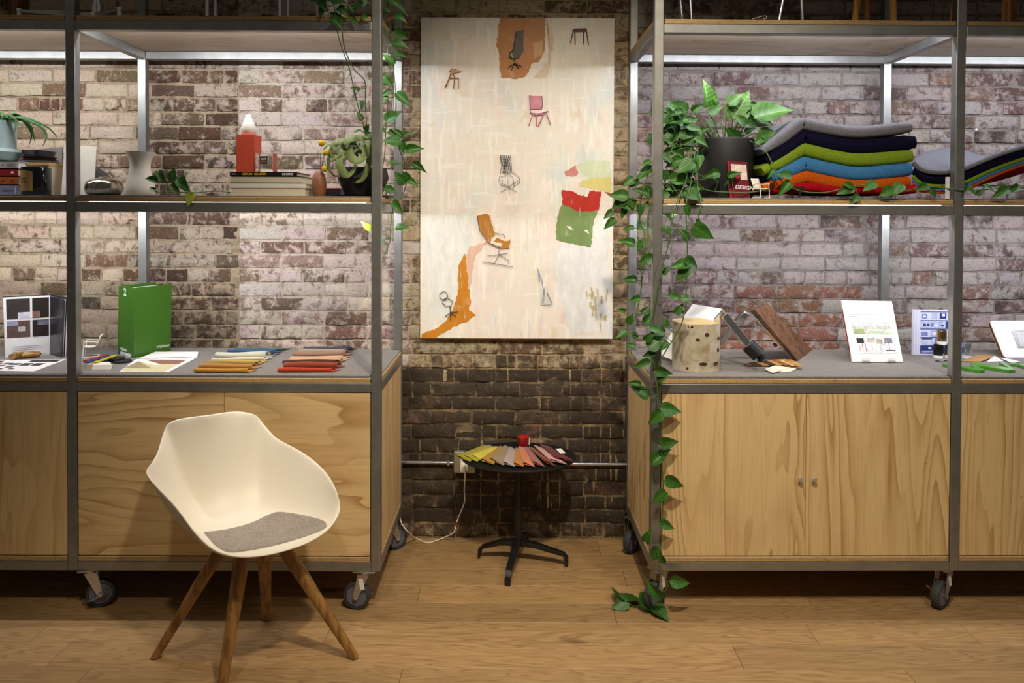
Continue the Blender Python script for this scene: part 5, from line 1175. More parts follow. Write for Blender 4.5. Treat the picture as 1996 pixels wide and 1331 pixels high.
# white tabletop corner sample and walnut sample with folding chrome legs
WAL = wood('walnut_veneer', (120, 82, 54), (76, 48, 30), 'x', .4)
A, B = pY(1351, 593, 3.36), pY(1408, 602, 3.16); dv = Vector((-.165, 0, 0)); C = Vector((B.x + dv.x, B.y, Z3 + .0165)); D_ = Vector((A.x + dv.x, A.y, Z3 + .0165))
wp = root('tabletop_sample', (C + D_) / 2, 'white laminate tabletop sample with folded chrome leg behind the birch log', 'table sample')
nrm = (B - A).cross(D_ - A).normalized(); nrm = nrm if nrm.z > 0 else -nrm
sh = Vector((0, 0, 0))
part('core', MB().prism([A, B, C + nrm * .0, D_], -nrm * .018), plain('ply_core', (196, 152, 92), .6), wp)
part('laminate', MB().prism([A + nrm * .0003, B + nrm * .0003, C + nrm * .0003, D_ + nrm * .0003], nrm * .0018), plain('white_laminate', (232, 230, 232), .35, var=.01), wp)
for p_ in wp.children: 
    mn = min((WM[p_] @ v.co).z for v in p_.data.vertices)
    if mn < Z3 + .0003:
        for v in p_.data.vertices: v.co.z += (Z3 + .0004 - mn)
def sqtube(a, b, w_, mat_, parent, name, n=4):
    mb = MB(); d = (b - a).normalized(); s_ = d.cross(Vector((0, 1, 0))).normalized(); y_ = d.cross(s_)
    vs = [p + s_ * (i * w_ / 2) + y_ * (j * w_ / 2) for p in (a, b) for i, j in ((-1, -1), (1, -1), (1, 1), (-1, 1))]
    mb.add(vs, [(3, 2, 1, 0), (4, 5, 6, 7), (0, 1, 5, 4), (1, 2, 6, 5), (2, 3, 7, 6), (3, 0, 4, 7)]); return part(name, mb, mat_, parent, bevel=.004, seg=3)
t0, t1 = pY(1411, 613, 3.13), pY(1462, 676, 3.10)
sqtube(t0, t1, .030, CHROME, wp, 'chrome_leg'); sqtube(pY(1412, 610, 3.13), pY(1396, 626, 3.15), .026, CHROME, wp, 'bracket')
ft = t1.lerp(pY(1484, 700, 3.09), .15); fe = pY(1478, 692, 3.09); dd = (fe - ft).normalized()
part('foot_sleeve', MB().tube([ft - dd * .02, ft + dd * .038], .031, 20), BLACKP, wp, smooth=40)
part('foot_glide', MB().tube([ft + dd * .038, ft + dd * .046, ft + dd * .052, ft + dd * .062], [.012, .015, .022, .019], 16), BLACKP, wp, smooth=40)
P1 = pY(1471, 603, 3.10); P2 = pY(1496, 592, 3.32); P4 = pZ(1556, 703, Z3 + .001); P3 = pZ(1583, 682, Z3 + .001)
P4.y = max(P4.y, 3.06); ws = root('tabletop_sample', (P3 + P4) / 2, 'walnut veneer tabletop sample with chrome leg leaning right of the log', 'table sample')
nrm = (P2 - P1).cross(P4 - P1).normalized(); nrm = nrm if nrm.z > 0 else -nrm
part('panel', MB().prism([P1, P2, P3, P4], -nrm * .020), WAL, ws, bevel=.001)
part('chrome_edge', MB().prism([P1 - nrm * .0205, P1.lerp(P2, .25) - nrm * .0205, P4.lerp(P3, .25) - nrm * .0205, P4 - nrm * .0205], -nrm * .006), CHROME, ws)
for p_ in ws.children:
    mn = min((WM[p_] @ v.co).z for v in p_.data.vertices)
    if mn < Z3 + .0003:
        for v in p_.data.vertices: v.co.z = max(v.co.z, Z3 + .0004 - WM[p_].translation.z)
sqtube(P1 - nrm * .03 + Vector((.002, .02, 0)), pY(1402, 668, 3.26), .028, CHROME, ws, 'chrome_leg')
part('black_clip', MB().box(P1.lerp(P4, .62) - nrm * .034, (.014, .02, .012), Matrix.Rotation(.8, 3, 'Y')), BLACKP, ws)
# veneer chips
def z5(x, y, h=0): return pZ(1290 + x / 6.439, 580 + y / 6.439, Z3 + h)
tones = [('dark walnut', (112, 74, 44)), ('black-stained', (40, 32, 26)), ('amber oak', (178, 126, 66)), ('charcoal', (52, 46, 40)), ('light oak', (204, 160, 98)), ('cherry', (168, 108, 54)), ('maple', (214, 176, 116)), ('golden pine', (196, 146, 78))]
for i, (nm, rgb) in enumerate(tones):
    f_ = i / 7; x0 = 1020 + f_ * 500; y0 = 832 - 50 * math.sin(f_ * PI * .6)
    pts = [(x0, y0), (x0 + 90 + 20 * f_, y0 - 4), (x0 + 270 - 20 * f_, y0 + 34 + 42 * f_), (x0 + 60 + 140 * f_, y0 + 36 + 46 * f_)]
    thing('veneer_chip', MB().prism([z5(x, y, .0006 + .0022 * i) for x, y in pts][::-1], (0, 0, .002)), wood('veneer_' + nm, rgb, tuple(int(v * .75) for v in rgb), 'x'), nm + ' veneer chip in the small fan before the walnut sample', 'veneer chip', 'fanned veneer chips')
for i, (nm, pts) in enumerate((('with its corner nearest the shelf edge', ((1292, 905), (1440, 852), (1600, 892), (1390, 950))), ('half under the veneer fan', ((1490, 940), (1550, 862), (1725, 876), (1620, 935))))):
    thing('laminate_chip', MB().prism([z5(x, y, .0012 + .003 * (1 - i)) for x, y in pts][::-1], (0, 0, .003)), plain('ivory_laminate', (228, 220, 200), .4), 'ivory laminate chip ' + nm + ' beside the veneer chips', 'laminate chip', 'ivory laminate chips')
# brochure in clear stand
BL, BR = pZ(1661, 705, Z3 + .004), pZ(1760, 705, Z3 + .004); Yt = BL.y + .085
TL, TR = pY(1640, 585.5, Yt), pY(1738, 587, Yt)
q = [TL, TR, BR, BL]
bs = root('brochure', (BL + BR) / 2, 'white sustainability brochure with landscape and chairs propped on the right counter', 'brochure')
n = (TR - TL).cross(BL - TL).normalized(); n = n if n.y < 0 else -n
part('cover', MB().prism([p for p in q], n * .0012), PAPER, bs); part('page_stack', MB().prism([p - n * .0001 for p in q], -n * .010), plain('page_edges', (222, 214, 190)), bs)
part('spine_strip', MB().prism([TL.lerp(BL, .14) - n * .001 + Vector((-.0008, 0, 0)), TL.lerp(BL, .9) - n * .001 + Vector((-.0008, 0, 0)), TL.lerp(BL, .9) - n * .0085 + Vector((-.0008, 0, 0)), TL.lerp(BL, .14) - n * .0085 + Vector((-.0008, 0, 0))], (-.0006, 0, 0)), plain('red_print', (170, 50, 50), .5), bs)
print_on(q, [(.12, .355, .88, .44, (196, 206, 232), 'pale sky'), (.12, .42, .88, .55, (196, 196, 178), 'landscape photo'), (.13, .47, .34, .55, (150, 160, 110)), (.40, .475, .85, .505, (214, 216, 220)), (.45, .525, .88, .55, (178, 204, 170)), (.13, .565, .90, .865, (222, 222, 224)), (.16, .62, .30, .70, (38, 40, 46), 'dark printed chair'), (.36, .62, .52, .69, (186, 176, 164)), (.54, .63, .66, .71, (178, 166, 150)), (.70, .61, .86, .70, (130, 132, 146)), (.19, .70, .20, .83, (150, 100, 60)), (.25, .70, .26, .83, (150, 100, 60)), (.31, .70, .32, .83, (150, 100, 60)), (.45, .69, .455, .83, (150, 150, 150)), (.60, .71, .605, .83, (150, 150, 150)), (.775, .70, .785, .82, (80, 82, 96)), (.70, .81, .88, .825, (80, 82, 96)), (.09, .222, .70, .236, (206, 206, 214)), (.09, .258, .42, .264, (214, 214, 220)), (.09, .282, .48, .287, (214, 214, 220))], bs, .0015)
text_on(q, .60, .055, 'Wilkhahn', .0145, (196, 204, 206), bs)
for u in (.26, .76):
    p = bil(q, u, 1.0); part('clear_clip', MB().box(p + Vector((0, -.006, .010)), (.034, .002, .028)), ACR, bs); part('clear_ledge', MB().box(Vector((p.x, p.y + .004, Z3 + .0018)), (.034, .03, .003)), ACR, bs)
# blue catalogue book
a, b = pZ(1786, 692, Z3), pZ(1856, 690, Z3); b.x = pY(1856, 690, a.y).x; b.y = a.y; zt_ = zy(603, a.y, 1786)
q = [Vector((a.x, a.y, zt_)), Vector((b.x + .004, b.y, zt_)), Vector((b.x + .004, b.y, Z3 + .0004)), Vector((a.x, a.y, Z3 + .0004))]
bb = root('catalogue', (a + b) / 2, 'white and blue printed catalogue standing beside the small paint tins', 'catalogue')
LIL = plain('lilac_cover', (206, 210, 238), .4, var=.02)
part('front_cover', MB().prism(q, (0, .003, 0)), LIL, bb)
a2 = pY(1779, 692, a.y + .01)
part('spine', MB().prism([q[0], Vector((a.x - .016, a.y + .012, zt_)), Vector((a.x - .016, a.y + .012, Z3 + .0004)), q[3]], (0, .003, 0)), LIL, bb)
part('pages', MB().box2((a.x - .008, a.y + .004, Z3 + .002), (b.x, a.y + .022, zt_ - .003)), PAPER, bb)
B1_, B2_ = (44, 58, 128), (120, 134, 190)
rc_ = [(.10, .045, .92, .06, B1_), (.10, .235, .92, .25, B1_), (.10, .42, .92, .437, B1_), (.10, .605, .92, .62, B1_), (.10, .79, .92, .965, B1_), (.14, .10, .28, .2, B2_), (.17, .13, .24, .17, (230, 232, 244)), (.40, .09, .56, .2, (176, 182, 214)), (.62, .07, .80, .2, B1_), (.68, .09, .76, .15, (226, 228, 242)), (.10, .26, .76, .41, (176, 186, 220)), (.18, .31, .25, .37, B1_), (.27, .31, .34, .36, B1_), (.38, .30, .46, .38, B2_), (.50, .34, .58, .37, (226, 228, 242)), (.66, .33, .73, .37, B1_), (.78, .26, .92, .41, B1_), (.12, .49, .30, .57, B2_), (.38, .45, .56, .60, (170, 178, 212)), (.44, .5, .52, .55, (232, 234, 246)), (.62, .44, .78, .52, B1_), (.14, .625, .42, .65, B1_), (.5, .63, .8, .74, B2_), (.14, .68, .46, .78, (190, 196, 224)), (.32, .82, .40, .87, (226, 230, 246)), (.14, .90, .5, .94, (160, 170, 212))]
print_on(q, rc_, bb, .0003)
# little tins
k = 3.05 / FPX
def tin(px, py0, py1, z0, Y, nm, rgb, metal, label):
    cc = Vector((pY(px, py1, Y).x, Y, z0)); r = 9.6 * k; h = (py1 - py0) * Y / FPX
    tn = root('paint_tin', cc, label, 'tin', 'small paint tins')
    part('body', MB().lathe([(r * .98, 0), (r, .001), (r, h - .002), (r * .96, h), (r * .9, h), (r * .9, h - .003), (0, h - .003)], cc, 28), plain('tin_' + nm, rgb, .18, metal), tn, smooth=40)
    part('label_band', MB().lathe([(r * 1.01, .001), (r * 1.01, h * .24)], cc, 28, close=True), PAPER, tn, smooth=40)
    return z0 + h
Yt = pZ(1828, 700, Z3).y + .02
zt2 = tin(1828.5, 672, 699, Z3 + .0004, Yt, 'black', (24, 22, 22), .2, 'black tin under the gold tin before the blue catalogue')
tin(1849.5, 672, 699, Z3 + .0004, Yt + .004, 'grey', (120, 122, 128), .8, 'grey tin half hidden behind the post beside the black tin')
tin(1835.5, 646, 673, zt2 + .0006, Yt + .002, 'gold', (196, 170, 116), 1.0, 'mirror gold tin on top of the black tin')
tin(1884, 671, 701, Z3 + .0004, Yt - .002, 'silver', (196, 200, 210), .9, 'silver tin right of the steel post')
kr = root('key_ring', pZ(1834, 705, Z3), 'small metal key tags lying before the black tin', 'keys')
for i, (x, y) in enumerate(((1828, 704), (1836, 706), (1845, 704), (1850, 706))):
    p = pZ(x, y, Z3); part('tag', MB().lathe([(.005, .0004), (.0105, .0004), (.0105, .0022), (.005, .0022)], p + Vector((0, 0, .0006 * i)), 18, close=True), ZINC if i % 2 else BLACKP, kr)
# veneer sheets and cards
def z7(x, y, h=0): return pZ(1770 + x / 8.832, 590 + y / 8.832, Z3 + h)
thing('veneer_sheet', MB().prism([z7(920, 1018, .001), z7(1250, 1022, .001), z7(1480, 912, .016), z7(1180, 908, .016)][::-1][::-1], (0, 0, .003)), wood('veneer_sheet_oak', (178, 142, 92), (146, 108, 62), 'x'), 'tan veneer sheet lying beside the silver tin', 'veneer')
for i, pts in enumerate((((1360, 1018), (1640, 1010), (1490, 915), (1420, 960)), ((1760, 1030), (1930, 1018), (1690, 960), (1610, 962)))):
    thing('paper_card', MB().prism([z7(x, y, .0014 + .003 * i) for x, y in pts], (0, 0, .0015)), PAPER, ['white card beside the tan veneer sheet', 'white card under the corner of the white table panel'][i], 'card')
# white table panel with oak edge
bl_, tl_ = pZ(1958, 697, Z3 + .002), pY(1929, 625, pZ(1958, 697, Z3).y + .07)
br_, tr_ = pZ(2080, 697, Z3 + .002), pY(2060, 625, tl_.y)
q = [tl_, tr_, br_, bl_]; n = (q[1] - q[0]).cross(q[3] - q[0]).normalized(); n = n if n.y < 0 else -n
tp = root('table_panel', (bl_ + br_) / 2, 'white rounded table panel with oak edge and grey inset leaning at far right', 'table sample')
def rq(q, m, k_=6):  # rounded quad
    W_ = (q[1] - q[0]).length; H_ = (q[3] - q[0]).length; rd = .014; out = []
    for (cx, cy2, a0) in ((m + rd / W_, m + rd / H_, PI), (1 - m - rd / W_, m + rd / H_, 1.5 * PI), (1 - m - rd / W_, 1 - m - rd / H_, 0), (m + rd / W_, 1 - m - rd / H_, .5 * PI)):
        for j in range(k_): an = a0 + .5 * PI * j / (k_ - 1); out.append(bil(q, cx + rd / W_ * math.cos(an), cy2 + rd / H_ * math.sin(an)))
    return out
part('laminate', MB().prism(rq(q, 0), -n * .004), plain('white_laminate', (232, 230, 232)), tp)
part('oak_edge', MB().prism([p - n * .0041 for p in rq(q, 0)], -n * .004), plain('amber_edge', (190, 128, 40), .5), tp); part('black_core', MB().prism([p - n * .0082 for p in rq(q, 0)], -n * .007), BLACKP, tp); part('oak_back', MB().prism([p - n * .0153 for p in rq(q, 0)], -n * .003), plain('amber_edge', (190, 128, 40)), tp)
for p_ in tp.children:
    for v in p_.data.vertices: v.co.z = max(v.co.z, Z3 + .0006 - WM[p_].translation.z)
iq = [bil(q, .27, .27), bil(q, .95, .27), bil(q, .95, .74), bil(q, .27, .74)]; part('inset_frame', MB().prism([p + n * .0002 for p in iq], n * .002), plain('silver_frame', (176, 178, 182), .35, .6), tp)
iq2 = [bil(iq, .07, .10), bil(iq, .95, .10), bil(iq, .95, .9), bil(iq, .07, .9)]; part('inset_lid', MB().prism([p + n * .0023 for p in iq2], n * .001), plain('grey_lid', (196, 198, 200), .4), tp); part('finger_slot', MB().prism([bil(iq, .38, .76) + n * .0035, bil(iq, .6, .76) + n * .0035, bil(iq, .6, .88) + n * .0035, bil(iq, .38, .88) + n * .0035], n * .0004), BLACKP, tp)
# green plastic letters
GL = plain('green_acrylic', (72, 142, 40), .3, var=.03)
def bar(pts, label):
    mb = MB()
    return thing('plastic_letter', MB().prism([z7(x, y, .0004) for x, y in pts][::-1], (0, 0, .013)), GL, label, 'letter', 'green plastic letters', bevel=.0008, seg=1)
bar([(590, 1100), (690, 1090), (1130, 1168), (1078, 1085), (1170, 1085), (1740, 1168), (1565, 1075), (1640, 1075), (1845, 1205), (1740, 1212), (1195, 1130), (1320, 1205), (1230, 1215)], 'large green plastic letter W lying on the right counter')
bar([(1752, 1072), (1868, 1078), (1868, 1100), (1752, 1094)], 'small green plastic dot piece behind the letter W'); bar([(1880, 1108), (1920, 1100), (2080, 1140), (2080, 1165)], 'green plastic letter bar at the right picture edge')
# ================================================================== trailing pothos plants
def leaf_mat(name, a, b, vein):
    t = NT(name); oi = t.node('ShaderNodeObjectInfo').outputs['Random']; v = t.coord('Object'); n = t.noise(v, 3.0, 4, .6, .8)
    sx = t.node('ShaderNodeSeparateXYZ'); t.link(t.node('ShaderNodeTexCoord').outputs['Object'], sx.inputs[0])
    c = t.ramp(n, [(.35, srgb(*a)), (.7, srgb(*b))])
    mid = t.math('LESS_THAN', t.math('ABSOLUTE', sx.outputs[0]), .010); c = t.mix(t.math('MULTIPLY', mid, .6), c, srgb(*vein))
    sv = t.math('SINE', t.math('MULTIPLY_ADD', t.math('ABSOLUTE', sx.outputs[0]), -30.0, t.math('MULTIPLY', sx.outputs[1], 44.0)))
    c = t.mix(t.math('MULTIPLY', t.math('GREATER_THAN', sv, .93), .18), c, srgb(*vein))
    hv = t.node('ShaderNodeHueSaturation'); t.link(c, hv.inputs['Color']); t.link(t.math('MULTIPLY_ADD', oi, .5, .75), hv.inputs['Value'])
    t.base(hv.outputs[0]); t.set(rough=.42, spec=.35); t.bump(sv, .08, .01); return t.m
LM = [leaf_mat('pothos_leaf_green', (34, 78, 24), (58, 108, 34), (110, 150, 66)), leaf_mat('pothos_leaf_variegated', (40, 86, 26), (84, 130, 46), (140, 176, 90)), leaf_mat('pothos_leaf_young', (164, 186, 44), (196, 212, 80), (214, 226, 130))]
STEM = plain('vine_stem', (74, 104, 40), .5, var=.25)
OUTL = [(-.05, .10), (.0, .20), (.08, .285), (.2, .325), (.36, .315), (.54, .25), (.72, .155), (.87, .065), (1.0, .003)]
def leaf_mesh(fold, droop, wid, mi, skew=0):
    mb = MB()
    for t_, w in OUTL:
        for c in (-1, -.5, 0, .5, 1):
            y = t_ + (-.05 * (1 - abs(c)) * -1 if t_ < 0 else 0)
            mb.v.append(Vector((c * w * wid + skew * t_ * t_, y, fold * abs(c) * w - droop * t_ * t_ + .02 * math.sin(9 * t_ + 2 * c) * abs(c))))
    for i in range(len(OUTL) - 1):
        for j in range(4): a = i * 5 + j; mb.f.append([a, a + 1, a + 6, a + 5]); mb.m.append(0)
    me = mesh_of('leaf', mb, LM[mi]); me.shade_smooth(); return me
LEAVES = {mi: [leaf_mesh(.35, .16, 1.0, mi), leaf_mesh(.55, .24, .95, mi, .05), leaf_mesh(.22, .10, 1.08, mi, -.05), leaf_mesh(.7, .3, .9, mi)] for mi in range(3)}
rl = random.Random(31)
def add_leaf(rt, bp, tp, mi=0, face=None, wid=None):
    d = tp - bp; L = d.length * 1.02; y = d.normalized()
    n = Vector(face) if face else Vector((rl.uniform(-.55, .55), -1, rl.uniform(.1, .75)))
    x = y.cross(n).normalized(); n = x.cross(y)
    ws = wid or rl.uniform(.85, 1.15)
    M = Matrix((x * L * ws, y * L, n * L)).transposed().to_4x4(); M.translation = bp
    o = bpy.data.objects.new('leaf', rl.choice(LEAVES[mi])); COL.objects.link(o); o.parent = rt; o.matrix_local = WM[rt].inverted() @ M; return o
def vines(rt, paths, r=.0022):
    out = []
    for pth in paths:
        sp_ = smoothpath(pth, 5); out.append([sp_, MB().tube(sp_, r, 6)])
    return out
def attach(vs, bp, mx=.10):
    best = None
    for v in vs:
        for p in v[0]:
            d = (p - bp).length
            if best is None or d < best[0]: best = (d, p, v)
    if best and .004 < best[0] < mx:
        m = (best[1] + bp) / 2 + Vector((0, -.004, -.1 * best[0])); best[2][1].tube(smoothpath([best[1], m, bp], 3), .0014, 5)
# ---- right plant
rp_ = root('pothos', PB, 'large trailing pothos in a tall black planter spilling down the right shelf post', 'plant')
part('planter', MB().lathe([(PR * .93, 0), (PR * .95, .003), (PR, PT - .012), (PR * .985, PT - .002), (PR * .96, PT), (PR * .93, PT - .004), (PR * .92, PT - .02), (0, PT - .02)], PB, 48), plain('matt_black_planter', (30, 30, 33), .55, var=.05), rp_, smooth=40)
part('soil', MB().lathe([(PR * .915, PT - .0195), (PR * .5, PT - .012), (0, PT - .010)], PB, 24), plain('potting_soil', (46, 34, 24), .95, var=.4, nscale=200), rp_)
def RY(x, y):
    if y > 1175: return None
    if x < 1272 and y < 640: return 3.09
    if y > 600 or (x > 1296 and y > 392): return 2.925
    if x < 1296: return 3.0 if y > 380 else 3.05
    return 3.045 if y > 285 else 3.14
def rpt(x, y, dy=0):
    Y = RY(x, y)
    if Y is None:
        p = pZ(x, y, .022); return p
    return pY(x, y, Y + dy)
VR = [[(1390, 282, 3.16), (1320, 292, 3.1), (1275, 320, 3.08), (1254, 370, 3.08), (1246, 420, 3.08), (1259, 470, 3.08), (1252, 545, 3.08), (1241, 610, 3.08), (1227, 650, 3.07), (1232, 690, 3.05), (1248, 715, 3.02)],
      [(1380, 282, 3.14), (1310, 350, 3.07), (1270, 398, 3.05), (1262, 440, 3.06), (1261, 480, 3.06), (1250, 505, 3.07), (1251, 560, 3.08)],
      [(1372, 274, 3.14), (1356, 290, 3.08), (1350, 340, 3.0), (1342, 376, 2.95), (1337, 400, 2.93), (1338, 440, 2.925), (1340, 480, 2.925), (1338, 540, 2.925), (1336, 600, 2.925), (1324, 642, 2.925), (1300, 680, 2.925), (1284, 712, 2.925), (1281, 760, 2.925), (1287, 800, 2.925), (1289, 850, 2.925), (1290, 900, 2.925), (1293, 960, 2.925), (1291, 1010, 2.925), (1289, 1060, 2.925), (1282, 1088, 2.92), (1295, 1118, 2.91), (1298, 1150, 2.90)],
      [(1370, 275, 3.14), (1345, 295, 3.06), (1338, 350, 3.0), (1325, 380, 2.95), (1310, 430, 2.93), (1302, 480, 2.93), (1292, 515, 2.93), (1278, 580, 2.93), (1268, 640, 2.93), (1270, 690, 2.93), (1279, 725, 2.93), (1288, 760, 2.93)],
      [(1374, 274, 3.13), (1360, 292, 3.07), (1358, 350, 3.02), (1366, 392, 2.94), (1362, 425, 2.93), (1372, 438, 2.93)],
      [(1460, 274, 3.1), (1487, 288, 3.04), (1506, 320, 2.99), (1517, 345, 2.985), (1540, 364, 2.985), (1570, 374, 2.985), (1610, 375, 2.985), (1650, 366, 2.985), (1690, 360, 2.985), (1720, 366, 2.985), (1760, 373, 2.985), (1800, 364, 2.985), (1850, 368, 2.985), (1900, 371, 2.99), (1960, 366, 2.99), (2010, 366, 2.99)],
      [(1366, 280, 3.1), (1352, 330, 3.04), (1372, 368, 3.03), (1430, 375, 3.02), (1470, 374, 3.02), (1500, 368, 3.0)],
      [(1420, 276, 3.15), (1340, 270, 3.14), (1310, 290, 3.1), (1300, 340, 3.06), (1318, 372, 3.0)]]
vr = vines(rp_, [[pY(*p) for p in v] for v in VR], .0024)
vr[2][0] += [pZ(1281, 1188, .006), pZ(1262, 1188, .006), pZ(1240, 1182, .006), pZ(1216, 1172, .008)]
vr[2][1] = MB().tube(smoothpath(vr[2][0][::3] + [vr[2][0][-1]], 2), .0024, 6)
A5 = lambda L: [(1160 + a / 5.119, 300 + b / 5.119, 1160 + c / 5.119, 300 + d / 5.119) for a, b, c, d in L]
B4 = lambda L: [(1160 + a / 4.754, 520 + b / 4.754, 1160 + c / 4.754, 520 + d / 4.754) for a, b, c, d in L]
C2 = lambda L: [(1160 + a / 2.6625, 740 + b / 2.6625, 1160 + c / 2.6625, 740 + d / 2.6625) for a, b, c, d in L]
D3 = lambda L: [(1160 + a / 3.168, b / 3.168, 1160 + c / 3.168, d / 3.168) for a, b, c, d in L]
E3 = lambda L: [(1480 + a / 3.868, 220 + b / 3.868, 1480 + c / 3.868, 220 + d / 3.868) for a, b, c, d in L]
RL = A5([(550, 75, 452, 112), (570, 140, 395, 255), (385, 250, 270, 315), (440, 268, 335, 332), (320, 420, 135, 405), (312, 445, 160, 540), (545, 440, 380, 322), (176, 570, 78, 642), (202, 655, 85, 748), (290, 540, 265, 652), (440, 505, 452, 635), (270, 500, 352, 558), (360, 440, 380, 578), (388, 742, 275, 745), (418, 700, 532, 745), (388, 905, 244, 850), (472, 875, 415, 962), (577, 1030, 412, 1098), (415, 1262, 272, 1250), (582, 400, 658, 467), (708, 380, 660, 467), (690, 580, 765, 655), (850, 470, 768, 642), (905, 510, 948, 630), (890, 365, 1085, 482), (752, 262, 988, 255), (1008, 110, 795, 142), (665, 738, 772, 824), (918, 862, 838, 728), (985, 720, 1174, 858), (895, 1058, 1048, 1124), (920, 1100, 752, 1122), (928, 1135, 798, 1262), (680, 1195, 742, 1115), (1235, 185, 1078, 226), (1150, 215, 1222, 272), (1010, 650, 1045, 708), (600, 40, 690, 30), (690, 60, 800, 20), (860, 60, 700, 120), (1000, 180, 900, 230), (700, 170, 690, 280), (830, 330, 700, 350), (870, 430, 940, 520), (500, 330, 580, 400), (560, 500, 470, 520)])
RL += B4([(415, 290, 313, 314), (272, 422, 203, 385), (300, 522, 348, 433), (438, 428, 518, 362), (452, 512, 568, 410), (632, 612, 468, 544), (462, 682, 535, 598), (498, 755, 645, 642), (675, 695, 598, 772), (292, 598, 184, 650), (385, 658, 328, 592), (374, 742, 274, 716), (562, 785, 438, 832), (506, 880, 352, 930), (548, 958, 724, 988), (588, 1048, 682, 984), (418, 1098, 298, 1068), (485, 1212, 332, 1098), (606, 1318, 802, 1334), (692, 262, 792, 292), (798, 288, 888, 306), (742, 432, 818, 340), (662, 548, 640, 470)])
RL += C2([(347, 170, 272, 232), (333, 330, 434, 322), (298, 434, 392, 354), (364, 514, 462, 552), (367, 580, 290, 640), (333, 744, 417, 770), (262, 840, 280, 768), (332, 878, 288, 942), (332, 908, 374, 966), (393, 1040, 493, 1055), (348, 1124, 266, 1048)])
FLOORL = C2([(238, 1172, 304, 1122), (308, 1172, 378, 1248), (168, 1148, 82, 1182), (160, 1150, 127, 1072)])
TOP = D3([(690, 660, 697, 488), (850, 735, 960, 560), (985, 722, 1228, 652), (928, 740, 1118, 750), (825, 645, 915, 570), (562, 692, 443, 626), (522, 718, 423, 662), (600, 690, 672, 640), (525, 770, 423, 702), (545, 765, 640, 722), (640, 825, 702, 782), (885, 862, 812, 788), (925, 818, 992, 788), (1015, 830, 1165, 838), (1062, 832, 985, 886), (638, 800, 520, 892), (355, 830, 335, 902), (480, 832, 420, 782), (690, 745, 755, 790), (930, 770, 862, 700), (960, 640, 1020, 660), (760, 650, 730, 600), (430, 690, 330, 692), (620, 690, 600, 640), (700, 700, 790, 650), (560, 840, 480, 800), (500, 900, 430, 850), (540, 960, 470, 930), (470, 1000, 420, 960), (600, 1000, 500, 1060), (640, 960, 650, 1040), (480, 1100, 610, 1110), (560, 1180, 670, 1240), (520, 1180, 450, 1240), (600, 1240, 550, 1320), (730, 1080, 770, 1070), (820, 1090, 900, 1060), (840, 1060, 815, 1140)])
SHF = E3([(225, 520, 150, 622), (702, 562, 588, 608), (745, 620, 690, 686), (875, 525, 782, 582), (1000, 575, 912, 622), (1075, 540, 992, 622), (1262, 545, 1190, 582), (1285, 580, 1342, 632), (1578, 545, 1552, 602), (1580, 575, 1642, 620), (1640, 618, 1700, 572), (1702, 545, 1772, 592), (1870, 575, 1770, 626), (1950, 560, 1868, 596), (240, 470, 130, 460), (100, 430, 70, 490), (640, 540, 740, 570)])
stems = []
for i, (a, b, c, d) in enumerate(RL):
    dY = rl.uniform(-.012, .012); bp = rpt(a, b, dY); tp = rpt(c, d, dY) if abs((RY(a, b) or 0) - (RY(c, d) or 0)) < .03 else pY(c, d, RY(a, b) + dY)
    tp = tp + Vector((0, rl.uniform(-.022, .008), 0)); add_leaf(rp_, bp, tp, 1 if i in (12, 24, 25, 8) else 0); attach(vr, bp)
for (a, b, c, d) in FLOORL:
    bp = pZ(a, b, .03); tp = pZ(c, d, .012); add_leaf(rp_, bp, tp, 0, face=(rl.uniform(-.3, .3), -.8, .6)); attach(vr, bp)
for i, (a, b, c, d) in enumerate(TOP):
    Y = (3.15 if b < 285 else 3.03) + rl.uniform(-.07, .04); bp = pY(a, b, Y); tp = pY(c, d, Y - rl.uniform(0, .03)); add_leaf(rp_, bp, tp, 1 if i in (0, 1, 2, 4, 13, 15) else 0)
    if b < 285:
        s0 = Vector((PB.x + (bp.x - PB.x) * .35 + rl.uniform(-.02, .02), PB.y + rl.uniform(-.05, .05), PB.z + PT - .012)); stems.append((s0, (s0 + bp) / 2 + Vector((0, 0, .02)), bp))
    else: attach(vr, bp, .16)
for k in range(46):   # inner foliage between planter and post
    x = rl.uniform(1296, 1362); y = rl.uniform(205, 372); an = rl.uniform(0, 2 * PI); L = rl.uniform(20, 34); Y = rl.uniform(3.06, 3.2)
    bp = pY(x, y, Y); tp = pY(x + L * math.cos(an), y + abs(L * math.sin(an)) * .8, Y - .01); add_leaf(rp_, bp, tp, 0)
    if k % 2: attach(vr, bp, .14)
for i, (a, b, c, d) in enumerate(SHF):
    bp = pY(a, b, 2.975); tp = pY(c, d, 2.962); add_leaf(rp_, bp, tp, 0, face=(rl.uniform(-.4, .4), -1, .5)); attach(vr, bp)
for i, s_ in enumerate(stems): part('stem', MB().tube(smoothpath(s_, 4), [.0026] * 4 + [.0016] * 5, 6), STEM, rp_, smooth=True)
for v in vr: part('vine', v[1], STEM, rp_, smooth=True)
